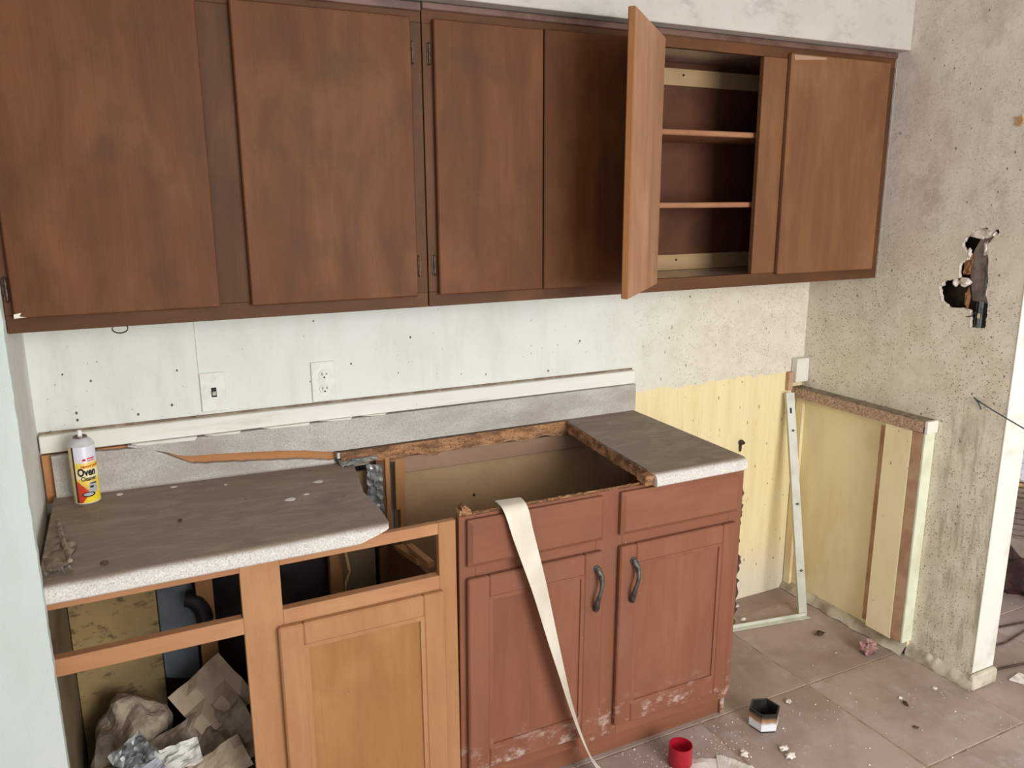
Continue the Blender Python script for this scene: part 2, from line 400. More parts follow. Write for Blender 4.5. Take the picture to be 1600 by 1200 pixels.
# ------------------------------------------------------------------ setting
T = .475
fl = struct(MB().box(-4.45, 3.9, -4.9, 2.8, -.08, -.0022, 0), 'floor', 'grout', 'taupe square tile floor littered with crumbs and dust', 'floor')
tb = MB().box(-T/2+.003, T/2-.003, -T/2+.003, T/2-.003, -.009, 0, .0015); t0 = None
for i in range(-9, 8):
    for j in range(-8, 8):
        x, y = -.015+T*(i+.5), -.595+T*(j-.5)
        if t0 is None: t0 = tb.build('tile', 'tile', fl); o = t0
        else: o = bpy.data.objects.new('tile', t0.data); C.objects.link(o); o.parent = fl
        o.location = (x, y, random.uniform(-.0012, .0003))
struct(MB().box(-3.25, .11, 0, .12, 0, 2.46, 0), 'wall_back', 'wall_back', 'mildew-speckled off-white back wall with bare yellow patch at right', 'wall')
# right wall with a broken hole
HOLE = [(-.692, 1.582), (-.726, 1.585), (-.737, 1.57), (-.762, 1.583), (-.767, 1.571), (-.75, 1.554), (-.735, 1.533), (-.733, 1.516), (-.742, 1.475), (-.744, 1.448), (-.75, 1.417), (-.744, 1.379), (-.757, 1.349), (-.76, 1.261), (-.708, 1.258), (-.699, 1.314), (-.678, 1.319), (-.624, 1.316), (-.593, 1.335), (-.577, 1.385), (-.593, 1.401), (-.627, 1.411), (-.646, 1.419), (-.644, 1.465), (-.675, 1.488), (-.653, 1.512), (-.644, 1.532), (-.652, 1.55)]
def jag(pts, amp, seed):
    rnd = random.Random(seed); out = []
    for (a, b), (c, d) in zip(pts, pts[1:]+pts[:1]):
        n = max(1, int(math.hypot(c-a, d-b)/.007))
        for k in range(n): out.append((a+(c-a)*k/n+rnd.uniform(-amp, amp), b+(d-b)*k/n+rnd.uniform(-amp, amp)))
    return out
YE = -.865
def skin(x0, x1):
    t = bmesh.new(); h = jag(HOLE, .0022, 3)
    for x in (x0, x1):
        o = [t.verts.new((x, *p)) for p in ((0, 0), (YE, 0), (YE, 2.46), (0, 2.46))]
        q = [t.verts.new((x, *p)) for p in h]
        ed = [t.edges.new((l[i], l[(i+1) % len(l)])) for l in (o, q) for i in range(len(l))]
        bmesh.ops.triangle_fill(t, use_beauty=True, use_dissolve=False, edges=ed)
        if x == x0: o0, q0 = o, q
    for l0, l1 in ((o0, o), (q0, q)):
        for i in range(len(l0)): t.faces.new((l0[i], l0[(i+1) % len(l0)], l1[(i+1) % len(l1)], l1[i]))
    bmesh.ops.recalc_face_normals(t, faces=t.faces)
    return t
m = MB(); m.add(skin(0, .014))
wr = struct(m, 'wall_right', 'wall_right', 'stained right wall with a broken hole and speckled mildew', 'wall')
MB().box(.0145, .11, YE, YE+.04, 0, 2.46, 0).build('end_stud', 'wall', wr)
MB().box(.096, .11, YE+.04, .12, 0, 2.46, 0).build('far_face', 'wall', wr)
MB().box(.088, .0955, -.82, -.5, 1.2, 1.65, 0).build('cavity_back', 'cavity', wr)
MB().box(-.0015, .112, YE-.006, YE, .06, 2.46, .002).build('end_face', 'white', wr)
MB().prism([(-.745, 1.34), (-.69, 1.345), (-.672, 1.43), (-.672, 1.5), (-.70, 1.56), (-.745, 1.56)], 'x', .018, .022, None, .001).build('grey_backing', 'studgrey', wr)
ring = jag(HOLE, .0022, 3); t_ = bmesh.new(); ra, rb = [], []
for i in range(len(ring)):
    a, b = ring[i-3], ring[(i+3) % len(ring)]; d_ = Vector((b[1]-a[1], -(b[0]-a[0]))).normalized()
    w_ = .0015+.014*max(0, noise.noise(Vector((ring[i][0]*28, ring[i][1]*28, 6)))+.1)
    ra.append(t_.verts.new((-.0006, *ring[i]))); rb.append(t_.verts.new((-.0005, ring[i][0]+d_.x*w_, ring[i][1]+d_.y*w_)))
for i in range(len(ring)): t_.faces.new((ra[i], ra[(i+1) % len(ring)], rb[(i+1) % len(ring)], rb[i]))
m = MB(); m.add(t_); m.build('torn_paper_rim', 'rim', wr)
MB().box(.02, .085, -.74, -.705, 1.2, 1.66, .002).build('stud', 'dullpanel', wr)
MB().tube([(.012, -.738, 1.36), (.012, -.7375, 1.46), (.014, -.735, 1.53)], .0085, 10).build('conduit', 'galv', wr, 40)
m = MB(); m.grid(lambda a, b: (.012+.01*noise.noise(Vector((a*5, b*5, 2))), -.652-.03*a, 1.43+.07*b), 8, 10, .001); m.build('torn_paper_backing', 'card', wr)
for k, (y, z, a, b, c) in enumerate([(-.69, 1.566, .03, .014, .016), (-.722, 1.566, .024, .012, .014), (-.749, 1.563, .009, .012, .01), (-.664, 1.498, .012, .02, .018), (-.725, 1.52, .009, .014, .02), (-.664, 1.405, .022, .012, .014), (-.632, 1.4, .012, .01, .013), (-.586, 1.393, .009, .01, .01), (-.754, 1.4, .007, .01, .012), (-.68, 1.35, .01, .016, .03)]):
    MB().rock((.008, y, z), (.008, a, c), k, 2, .7, 1.8).build('plaster_fragment', 'plaster' if k != 9 else 'card', wr)
# soffit above the wall cabinets
struct(MB().box(-3.25, -.0005, -.372, 0, 2.176, 2.46, .002), 'wall_soffit', 'soffit', 'dirty off-white soffit above the wall cabinets', 'wall')
struct(MB().box(-4.45, 3.9, -4.9, 2.8, 2.46, 2.52, 0), 'ceiling', 'ceiling', 'plain off-white ceiling', 'ceiling')
wl = struct(MB().box(-3.25, -2.7725, -.66, -.0005, 0, 2.46, 0), 'wall_left', 'wall', 'short off-white stub wall at the left end of the counter', 'wall')
m = MB()
m.grid(lambda a, b: (lerp([(0, -2.7724), (.25, -2.742), (.5, -2.737), (.75, -2.738), (1, -2.86)], a)+(.0022*noise.noise(Vector((3, 1, b*90))) if .1 < a < .8 else 0), lerp([(0, -.61), (.25, -.625), (.5, -.648), (.75, -.672), (1, -.676)], a), b*2.458+.001), 8, 160)
m.build('corner_casing', 'pale', wl, 40)
MB().box(-3.25, -2.795, -.672, -.6605, 0, 2.458, .004).build('end_panel', 'pale', wl)
struct(MB().box(3.8, 3.9, -1.2, 2.8, 0, 2.46, 0), 'wall_far_right', 'wall', 'far wall of the next room', 'wall')
struct(MB().box(.115, 3.8, 2.7, 2.8, 0, 2.46, 0), 'wall_far', 'wall', 'rear wall of the next room', 'wall')
# plinth under the right wall
m = MB()
m.grid(lambda a, b: (-.0008-.022*(1-b**3)*(.85+.3*noise.noise(Vector((a*9, 2, b*2)))), -.62-a*(.262), .046*b+(.006*noise.noise(Vector((a*14, 5, 1))) if b > .5 else 0)), 40, 5)
m.box(-.014, .118, YE-.022, YE-.0005, 0, .058, .006)
struct(m, 'baseboard_right', 'plinth', 'crumbling dirty plinth at the foot of the right wall', 'baseboard', None, 40)
# white trim board over the backsplash
m = MB()
m.prism([(-2.768, 1.027), (-1.5, 1.024), (-.872, 1.021), (-.868, 1.069), (-2.768, 1.074)], 'y', -.03, -.0005, None, .002)
tr = struct(m, 'trim_1', 'trim', 'long white wooden trim strip above the backsplash', 'trim')
m = MB()
for (a, b, d) in ((-2.55, -2.38, .010), (-2.36, -2.26, .006), (-2.2, -2.06, .007), (-2.03, -1.93, .005), (-1.9, -1.82, .004)):
    m.prism([(a, 1.0268), (b, 1.026), (b-.006, 1.026-d), (a+.03, 1.026-d*.6)], 'y', -.0405, -.031)
m.build('peeling_paint', 'white', tr)
MB().prism([(-2.768, 1.074), (-.868, 1.0695), (-.868, 1.074), (-2.768, 1.079)], 'y', -.0085, -.0005).build('gap_shadow_bead', 'gap', tr)  # bead coloured brown as the shadow line above the trim

# ------------------------------------------------------------------ wall cabinets
YU = -.3165
def hinge(x, z, y, parent, side=1):
    m = MB(); m.tube([(x, y-.004, z-.024), (x, y-.004, z+.024)], .0036, 10)
    m.lathe([(.0005, -.003), (.005, 0), (.0005, .004)], (x, y-.004, z+.025), 10); m.lathe([(.0005, -.004), (.005, 0), (.0005, .003)], (x, y-.004, z-.025), 10)
    m.box(x+min(0, side*.0065), x+max(0, side*.0065), y-.0025, y-.0003, z-.028, z+.028, .001)
    m.build('hinge', 'hinge', parent, 40)
def slab(x0, x1, z0, z1, y0=YU, th=.0185): return MB().box(x0, x1, y0-th, y0-.0006, z0, z1, .003)
def carcass(t, x0, x1, inner=False):
    zb, zt = 1.3914, 2.172
    MB().box(x0+.0005, x1-.0005, -.004, -.0005, zb, zt, 0).build('back_panel', 'cab_dark', t)
    for a in (x0+.0005, x1-.0165): MB().box(a, a+.016, YU+.0185, -.0045, zb, zt, 0).build('side_panel', 'cab_dark', t)
    MB().box(x0+.017, x1-.017, YU+.0185, -.0045, zb+.02, zb+.036, 0).build('bottom_panel', 'gloss_sheen', t)
    MB().box(x0+.017, x1-.017, YU+.0185, -.0045, zt-.03, zt-.014, 0).build('top_panel', 'gloss_sheen', t)
    MB().box(x0+.001, x1-.001, YU, YU+.018, zb, 1.432, .001).build('bottom_rail', 'up_frame_h', t)
    MB().box(x0+.001, x1-.001, YU, YU+.018, 2.124, zt, .001).build('top_rail', 'up_frame_h', t)
A0, A1 = -2.772, -1.7715
t = thing('wall_cabinet', 'dark brown two-door wall cabinet at the left, above the spray can', 'cabinet', (A0, 0, 1.3914))
carcass(t, A0, A1)
for a, b in ((A0+.001, -2.742), (-2.34, -2.225), (-1.83, A1-.001)): MB().box(a, b, YU, YU+.018, 1.4321, 2.1239, .001).build('stile', 'up_frame_v', t)
d = slab(-2.753, -2.318, 1.426, 2.13).build('door', 'up_v', t); hinge(-2.762, 1.49, YU, d, -1); hinge(-2.762, 2.06, YU, d, -1)
MB().prism([(-2.753, 1.427), (-2.728, 1.4285), (-2.742, 1.431), (-2.738, 1.439), (-2.753, 1.436)], 'y', YU-.0196, YU-.0187).build('chipped_corner', 'white', d)
d = slab(-2.244, -1.806, 1.424, 2.133).build('door', 'up_v', t); hinge(-1.799, 1.505, YU, d); hinge(-1.799, 2.05, YU, d)
MB().box(A0+.001, A1-.001, YU-.008, YU-.0005, 2.15, 2.172, .003).build('crown_strip', 'gloss_brown', t)

B0, B1 = -1.7705, -.003
t = thing('wall_cabinet', 'long brown wall cabinet with one door hanging open on empty shelves', 'cabinet', (B0, 0, 1.3914))
carcass(t, B0, B1, True)
for a, b, mm in ((B0+.001, -1.72, 'up_frame_v'), (-1.13, -1.017, 'up_frame_v'), (-.609, -.49, 'up_v2'), (-.07, B1-.001, 'up_frame_v')):
    MB().box(a, b, YU, YU+.018, 1.4321, 2.1239, .001).build('stile', mm, t)
d = slab(-1.743, -1.4215, 1.424, 2.134).build('door', 'up_v', t); hinge(-1.752, 1.505, YU, d, -1); hinge(-1.752, 2.05, YU, d, -1)
d = slab(-1.4175, -1.085, 1.423, 2.136).build('door', 'up_v', t)
d = slab(-.509, -.046, 1.427, 2.139).build('door', 'up_v2', t); hinge(-.04, 1.5, YU, d); hinge(-.04, 2.06, YU, d)
# open door: hinged at the left of the opening, swung past square
th = R(-136.7)
mt = Matrix.Translation((-1.04, -.342, 0)) @ Matrix.Rotation(th, 4, 'Z')
d = MB().box(0, .42, 0, .0175, 1.421, 2.141, .0015).build('door', 'up_edge', t, None, mt); d['label'] = 'open door with bare pale inner face'
MB().box(.002, .418, .0176, .0186, 1.423, 2.139, 0).build('inner_face', 'up_in', d, None, mt)
MB().box(.002, .418, -.001, -.0001, 1.423, 2.139, 0).build('outer_face', 'up_v', d, None, mt)
for z in (1.49, 2.06): hinge(-1.026, z, YU, d)
for z in (1.876, 1.652):
    MB().box(B0+.018, B1-.018, -.285, -.0046, z, z+.017, .003).build('shelf', 'shelf_wood', t)
for z in (2.065, 1.428): MB().box(-1.0, B1-.018, -.022, -.0046, z, z+.056, .001).build('cleat', 'cleat', t)
for z in (2.1, 1.465):
    MB().tube([(-.7, -.0225, z), (-.7, -.0262, z)], .0035, 8).build('nail_head', 'slot', t)
MB().box(-1.7705, B1, YU-.009, YU-.0005, 2.156, 2.174, .003).build('crown_strip', 'gloss_brown', t)
m = MB()
m.grid(lambda a, b: (-.0035+.0018*b, YU-.001-.006*(.5+.5*noise.noise(Vector((a*30, 4, 0))))*(1-b), 1.3914+a*.782), 90, 2)
m.build('caulk_edge', 'white', t)
MB().prism([(-.497, 2.118), (-.355, 2.128), (-.36, 2.134), (-.5, 2.134)], 'y', YU-.0194, YU-.0187).build('paint_smear', 'ply_h', t)

# ------------------------------------------------------------------ base cabinets
YF = -.604
def frame_door(name, parent, x0, x1, z0, z1, sw, rw, mf, mp, y=YF, th=.02):
    m = MB()
    m.box(x0, x0+sw, y-th, y-.0006, z0, z1, .004); m.box(x1-sw, x1, y-th, y-.0006, z0, z1, .004)
    m.box(x0+sw-.001, x1-sw+.001, y-th+.0003, y-.0006, z1-rw, z1, .004); m.box(x0+sw-.001, x1-sw+.001, y-th+.0003, y-.0006, z0, z0+rw, .004)
    d = m.build(name, mf, parent)
    m = MB(); a, b, c, e = x0+sw-.001, x1-sw+.001, z0+rw-.001, z1-rw+.001; q = .011
    m.prism([(a, c), (b, c), (b-q, c+q), (a+q, c+q)], 'y', y-th+.003, y-.006); m.prism([(a, e), (b, e), (b-q, e-q), (a+q, e-q)], 'y', y-th+.003, y-.006)
    m.prism([(a, c), (a, e), (a+q, e-q), (a+q, c+q)], 'y', y-th+.003, y-.006); m.prism([(b, c), (b, e), (b-q, e-q), (b-q, c+q)], 'y', y-th+.003, y-.006)
    m.build('bead', mf, d)
    MB().box(a, b, y-th+.008, y-.004, c, e, 0).build('panel', mp, d)
    return d
L0, L1 = -2.7705, -1.8215
t = thing('base_cabinet', 'honey brown base cabinet with missing drawers and one door, trash inside', 'cabinet', (L0, -.3, 0))
F1 = YF+.019
for a, b in ((L0, -2.748), (-2.357, -2.267), (-1.869, L1)): MB().box(a, b, YF, F1, .08, .876, .001).build('stile', 'oak_v', t)
for a, b in ((-2.7478, -2.3572), (-2.2668, -1.8692)):
    MB().box(a, b, YF, F1, .845, .8755, .001).build('top_rail', 'oak_h', t)
    MB().box(a, b, YF, F1+.006, .69, .731, .001).build('middle_rail', 'oak_h', t)
    MB().box(a, b, YF, F1, .08, .125, .001).build('bottom_rail', 'oak_h', t)
frame_door('door', t, -2.283, -1.863, .103, .694, .058, .058, 'oak_v', 'oak_panel')
MB().box(L0, L0+.014, F1+.001, -.003, 0, .85, 0).build('side_panel', 'dullpanel', t)
MB().prism([(F1+.001, .0), (F1+.001, .66), (-.3, .64), (-.06, .6), (-.06, .0)], 'x', L1-.016, L1-.001).build('side_panel', 'brownpanel', t)
MB().box(L0+.015, L1-.017, F1+.001, -.003, .09, .105, 0).build('floor_panel', 'dullpanel', t)
MB().box(L0+.015, L1-.017, -.54, -.525, 0, .079, 0).build('toe_kick', 'brownpanel', t)
MB().box(L0+.015, L1-.03, -.008, -.003, .106, .855, 0).build('back_panel', 'shadeback', t)
MB().box(L0+.016, -2.532, -.052, -.046, .106, .84, .001).build('plywood_sheet', 'mouldply', t)
MB().box(-2.427, -2.38, -.09, -.045, .106, .85, .002).build('upright', 'ply', t)
MB().lathe([(.0001, 0), (.008, 0), (.007, .002), (.0001, .003)], (0, 0, 0), 12, False, Matrix.Translation((-2.403, -.0905, .62)) @ Matrix.Rotation(R(90), 4, 'X')).build('screw', 'galv', t)
MB().box(-2.03, -1.99, -.06, -.03, .106, .85, .002).build('upright', 'ply', t)
MB().box(-1.989, -1.878, -.045, -.03, .106, .85, .002).build('grey_panel', 'dullpanel', t)
for (a, b, y0, z1, mm) in ((-1.866, -1.8385, -.056, .885, 'brownpanel'), (-1.8375, -1.8225, -.0595, .89, 'ply')): MB().box(a, b, y0, -.03, .12, z1, .001).build('corner_post', mm, t)
m = MB(); m.prism([(-.44, .69), (-.24, .655), (-.235, .667), (-.43, .706)], 'x', -1.872, -1.846); m.prism([(-.52, .715), (-.34, .70), (-.335, .71), (-.515, .73)], 'x', -1.868, -1.85)
m.build('broken_batten', 'ply', t)

S0, S1 = -1.8205, -.863
t = thing('sink_base_cabinet', 'reddish brown two-door sink base cabinet, open on top where the sink was', 'cabinet', (-1.3418, -.3, 0))
tcab = t
for a, b in ((S0, -1.775), (-1.4, -1.31), (-.915, S1)): MB().box(a, b, YF, F1, .078, .876, .001).build('stile', 'base_v', t)
for a, b in ((-1.7748, -1.4002), (-1.3098, -.9152)):
    MB().box(a, b, YF, F1, .84, .8755, .001).build('top_rail', 'base_h', t)
    MB().box(a, b, YF, F1, .69, .75, .001).build('middle_rail', 'base_h', t)
    MB().box(a, b, YF, F1, .078, .135, .001).build('bottom_rail', 'base_h', t)
def front(x0, x1, z0, z1):
    m = MB(); m.box(x0, x1, YF-.012, YF-.0006, z0, z1, .003)
    m.prism([(x0+.003, z0+.003), (x1-.003, z0+.003), (x1-.003, z1-.003), (x0+.003, z1-.003)], 'y', YF-.02, YF-.0118, None, .0)
    return m
for (x0, x1, z0, z1) in ((-1.801, -1.385, .737, .868), (-1.326, -.893, .739, .868)):
    tt = bmesh.new(); m = MB()
    m.box(x0, x1, YF-.013, YF-.0006, z0, z1, .002)
    q = .012
    a = [tt.verts.new(p) for p in ((x0, YF-.013, z0), (x1, YF-.013, z0), (x1, YF-.013, z1), (x0, YF-.013, z1))]
    b = [tt.verts.new(p) for p in ((x0+q, YF-.021, z0+q), (x1-q, YF-.021, z0+q), (x1-q, YF-.021, z1-q), (x0+q, YF-.021, z1-q))]
    for i in range(4): tt.faces.new((a[i], a[(i+1) % 4], b[(i+1) % 4], b[i]))
    tt.faces.new(b); bmesh.ops.recalc_face_normals(tt, faces=tt.faces); m.add(tt)
    m.build('false_drawer_front', 'base_h', t)
def pull(x, z0, z1, parent, flip):
    m = MB(); pts = []; rad = []
    for k in range(13):
        s = k/12; pts.append((x+flip*.006*math.sin(s*math.pi*2), YF-.021-.003-.022*math.sin(s*math.pi)**.8, z1+(z0-z1)*s))
        rad.append(.0052+.0045*abs(s-.5)*2*(1 if .04 < s < .96 else .6))
    m.tube(pts, rad, 10)
    for z in (z0+.004, z1-.004): m.lathe([(.0001, 0), (.011, 0), (.010, .003), (.0001, .006)], (0, 0, 0), 14, False, Matrix.Translation((x, YF-.0205, z)) @ Matrix.Rotation(R(90), 4, 'X'))
    m.build('handle', 'pewter', parent, 40)
d = frame_door('door', t, -1.803, -1.384, .12, .704, .062, .062, 'base_v', 'base_v'); pull(-1.408, .53, .66, d, 1)
d = frame_door('door', t, -1.326, -.893, .12, .704, .056, .06, 'base_v', 'base_v'); pull(-1.283, .53, .66, d, 1)
MB().box(S1-.016, S1, F1+.001, -.003, 0, .874, 0).build('side_panel', 'base_v', t)
MB().prism([(F1+.001, .0), (F1+.001, .62), (-.3, .56), (-.06, .5), (-.06, .0)], 'x', S0+.001, S0+.015).build('side_panel', 'tanpanel', t)
MB().box(S0+.016, S1-.017, F1+.001, -.012, .09, .105, 0).build('floor_panel', 'tanpanel', t)
MB().box(S0+.016, S1-.017, -.012, -.003, .09, .83, 0).build('back_panel', 'tanpanel', t)
MB().box(S0+.04, S1-.017, -.030, -.0125, .812, .868, .002).build('back_rail', 'ply_h', t)
MB().box(S0+.002, S1, -.575, -.56, 0, .079, .001).build('toe_kick', 'base_h', t)
MB().tube([(-1.52, -.0125, .69), (-1.52, -.0145, .69)], .005, 8).build('screw_hole', 'slot', t)
for (a, b, y0, y1, z0, z1) in ((-1.812, -1.782, -.056, -.0305, .70, .885), (-1.798, -1.782, -.056, -.0305, .106, .6999)):
    MB().box(a, b, y0, y1, z0, z1, .001).build('corner_post', 'ply', t)
MB().prism([(-1.818, .8765), (-1.81, .8765), (-1.809, .889), (-1.816, .893)], 'y', -.6, -.575).build('splinter', 'rot', t)
MB().prism([(-1.807, .8765), (-1.78, .8765), (-1.784, .889), (-1.80, .903), (-1.809, .898)], 'y', -.598, -.57).build('splinter', 'rot', t)
m = MB(); m.grid(lambda a, b: (-1.8+a*.575, YF+.0005+b*.018, .8764+.007*abs(noise.noise(Vector((a*25, b*3, 0))))*(1 if .05 < b < .95 else .3)), 60, 4); m.build('rotten_rail_top', 'rot', t)
t.rotation_euler.y = R(.55)

# ------------------------------------------------------------------ countertops and backsplash
def lip(y_back, y_front, ztop, th=.039, rad=.024, n=8):
    """closed profile (y, z offset from the top) from back to rounded front to underside"""
    p = [(y_back, 0)]
    for k in range(1, 9): p.append((y_back+(y_front+rad-y_back)*k/9, 0))
    for k in range(n+1): a = k/n*math.pi/2; p.append((y_front+rad-rad*math.sin(a), -rad+rad*math.cos(a)))
    p.append((y_front, -th+.004)); p.append((y_front+.004, -th)); p.append((y_front+.02, -th)); p.append((y_front+.021, -.022)); p.append((y_back, -.022))
    return p
def counter(prof, xl, xr, zf, nx):
    t = bmesh.new(); rings = []
    for i in range(nx+1):
        row = []
        for (y, dz) in prof:
            a, b = xl(y), xr(y, dz); x = a+(b-a)*i/nx
            row.append(t.verts.new((x, y, zf(x, y)+dz)))
        rings.append(row)
    n = len(prof)
    for i in range(nx):
        for j in range(n): t.faces.new((rings[i][j], rings[i][(j+1) % n], rings[i+1][(j+1) % n], rings[i+1][j]))
    t.faces.new(rings[0]); t.faces.new(rings[-1])
    bmesh.ops.triangulate(t, faces=[q for q in t.faces if len(q.verts) > 4])
    bmesh.ops.recalc_face_normals(t, faces=t.faces); return t
t = thing('countertop', 'broken left section of speckled laminate countertop coated in brown dust', 'countertop', (-2.37, -.33, .876))
zl = lambda x, y: .9155+(-.009-.018*max(0, (x+2.75)/.75))*max(0, (y+.62)/.6)
TORN = [(-.66, -2.014), (-.63, -2.006), (-.58, -2.0), (-.51, -1.998), (-.354, -1.996), (-.25, -1.99), (-.18, -1.984), (-.13, -1.972), (-.1, -1.945), (-.036, -1.93)]
m = MB(); m.add(counter(lip(-.037, -.648, 0), lambda y: -2.738-.012*(y > -.6), lambda y, dz: lerp(TORN, y)+.003*noise.noise(Vector((y*60, 1, 1)))+(3*(dz+.012) if dz < -.012 and y < -.62 else 0), zl, 24))
m.build('slab', 'lam', t, 35)
LOW = [(-2.75, 1.022), (-2.52, 1.014), (-2.49, 1.0), (-2.40, .948), (-2.3, .938), (-2.1, .917), (-2.03, .905), (-1.985, .89)]
def strip(x0, x1, zlo, zhi, y0, y1, n):
    t_ = bmesh.new(); rows = []
    for i in range(n+1):
        x = x0+(x1-x0)*i/n; a, b = zlo(x), zhi(x)
        rows.append([t_.verts.new(p) for p in ((x, y0, a), (x, y0, b), (x, y1, b), (x, y1, a))])
    for i in range(n):
        for j in range(4): t_.faces.new((rows[i][j], rows[i][(j+1) % 4], rows[i+1][(j+1) % 4], rows[i+1][j]))
    t_.faces.new(rows[0]); t_.faces.new(rows[-1]); bmesh.ops.recalc_face_normals(t_, faces=t_.faces); return t_
nz = lambda x, k, a: a*noise.noise(Vector((x*40, k, 0)))
m = MB(); m.add(strip(-2.744, -1.985, lambda x: zl(x, -.04)-.003, lambda x: max(zl(x, -.04), lerp(LOW, x)+nz(x, 1, .003)), -.042, -.0215, 70))
m.build('lower_backsplash', 'lam_bs', t)
m = MB(); m.grid(lambda a, b: (-2.744+a*.75, -.0425-.010*(1-math.cos(b*math.pi/2)), zl(-2.744+a*.75, -.05)+.0003+.010*(1-math.sin(b*math.pi/2))), 30, 5); m.build('cove', 'lam_bs', t, 60)

t = thing('backsplash', 'speckled grey laminate backsplash cracked along its lower left', 'backsplash', (-1.7, -.03, .92))
UPB = [(-2.56, 1.02), (-2.5, 1.004), (-2.415, .972), (-2.3, .965), (-2.15, .951), (-2.07, .94), (-2.03, .93), (-1.99, .925), (-.8, .923)]
m = MB(); m.add(strip(-2.56, -.872, lambda x: lerp(UPB, x)+(nz(x, 7, .0025) if x < -1.97 else 0), lambda x: 1.0235-.0035*max(0, (x+2.5)/1.6), -.04, -.0215, 120))
m.build('laminate_face', 'lam_bs', t)
m = MB(); m.add(strip(-2.768, -.874, lambda x: .885 if x < -1.95 else .926, lambda x: 1.02-.003*max(0, (x+2.5)/1.6), -.021, -.0006, 30)); m.build('core', 'core', t)

t = thing('countertop', 'right section of speckled laminate countertop beside the empty sink opening', 'countertop', (-1.04, -.33, .876))
CUT = [(-.66, -1.216), (-.557, -1.215), (-.408, -1.206), (-.222, -1.187), (-.051, -1.172), (0, -1.165)]
zr = lambda x, y: .9145+.009*(y+.64)/.6
jx = lambda y: lerp(CUT, y)+.006*noise.noise(Vector((y*30, 3, 1)))
m = MB(); m.add(counter(lip(-.041, -.645, 0), jx, lambda y, dz: -.881, zr, 14)); m.build('slab', 'lam', t, 35)
def edge_r(a, b):
    y = -.05-.575*a; return (jx(y)-.0035-.005*abs(noise.noise(Vector((a*22, b*4, 3)))), y, zr(0, y)-.003-b*.036+.004*noise.noise(Vector((a*30, b, 1))))
m = MB(); m.grid(edge_r, 60, 4, .004); m.build('rotten_cut_edge', 'rot', t)
MB().prism([(-.63, .878), (-.63, .909), (-.60, .91), (-.58, .885)], 'x', -1.245, -1.205, None, .003).build('rotten_corner', 'rot', t)
m = MB(); m.add(strip(-1.985, -1.168, lambda x: .903, lambda x: .9215+nz(x, 3, .0015), -.05+0, -.0216, 60)); m.build('rear_strip', 'lam', t)
def edge_b(a, b):
    x = -1.975+.81*a; return (x, -.0512-.004*abs(noise.noise(Vector((a*30, b*5, 3)))), .9228-b*(.045+.012*noise.noise(Vector((a*12, 2, 5)))))
m = MB(); m.grid(edge_b, 90, 4, -.006); m.build('rotten_rear_edge', 'rot', t)
m = MB(); m.grid(lambda a, b: (-1.985+.12*a, -.055-.05*b*(1-.6*a), .9-.006*b+.008*noise.noise(Vector((a*7, b*4, 8)))), 14, 6, .0015); m.build('torn_laminate', 'foil', t)

# ------------------------------------------------------------------ right wall remnant (ledge and boards)
t = thing('filler_frame', 'low built-out frame of yellow boards with chipboard ledge on right wall', 'frame', (0, -.3, 0))
XF = -.052
lg = MB().box(XF-.002, -.001, -.622, -.032, .897, .9155, .001).build('ledge', 'chip', t)
MB().box(XF-.003, -.001, -.6219, -.002, .9157, .9175, 0).build('ledge_top', 'dust', lg)
m = MB(); m.grid(lambda a, b: (XF-.0035-.004*abs(noise.noise(Vector((a*40, b*3, 2)))), -.006-a*.612, .875+b*.0405+(.003*noise.noise(Vector((a*50, 9, 1))) if b < .3 else 0)), 90, 4, .003); m.build('ledge_edge', 'chip', lg)
MB().box(XF-.004, .001-.002, -.636, -.6225, .874, .9185, .002).build('end_cap', 'white', lg)
MB().box(-.012, -.001, -.62, -.003, .03, .872, 0).build('recessed_panel', 'yellow', t)
MB().box(-.03, -.0125, -.46, -.004, .855, .8735, .001).build('top_batten', 'yellow', t)
MB().box(-.028, -.0125, -.04, -.004, .03, .8545, .001).build('corner_batten', 'yellow', t)
MB().box(-.0145, -.0125, -.4615, -.415, .05, .8545, .0005).build('brown_strip', 'rawband', t)  # narrow brown band on the panel beside the board
MB().box(XF, -.0125, -.5745, -.462, .052, .8735, .002).build('board', 'yellow', t)
MB().box(XF, -.0125, -.6175, -.575, .058, .8735, .002).build('raw_edge', 'rawband', t)
MB().box(XF-.0005, -.001, -.6285, -.618, .06, .8735, .002).build('end_board', 'greenwhite', t)
m = MB(); m.grid(lambda a, b: (-.013-.03*b*(1+.3*noise.noise(Vector((a*10, b, 2)))), -.004-a*.616, .034*(1-b**2)+.004*noise.noise(Vector((a*20, b*3, 1)))+.002), 40, 5); m.build('plinth', 'plinth', t, 50)
single(MB().box(-.068, -.001, -.034, -.0005, .94, 1.04, .003), 'trim_block', 'white', (-.035, -.02, .94), 'small square white trim offcut in the corner above the ledge', 'trim block')
single(MB().box(-.094, -.069, -.02, -.0005, .906, .983, .002), 'wood_offcut', 'rawband', (-.08, -.01, .906), 'short raw tan wood strip beside the white corner block', 'wood strip')
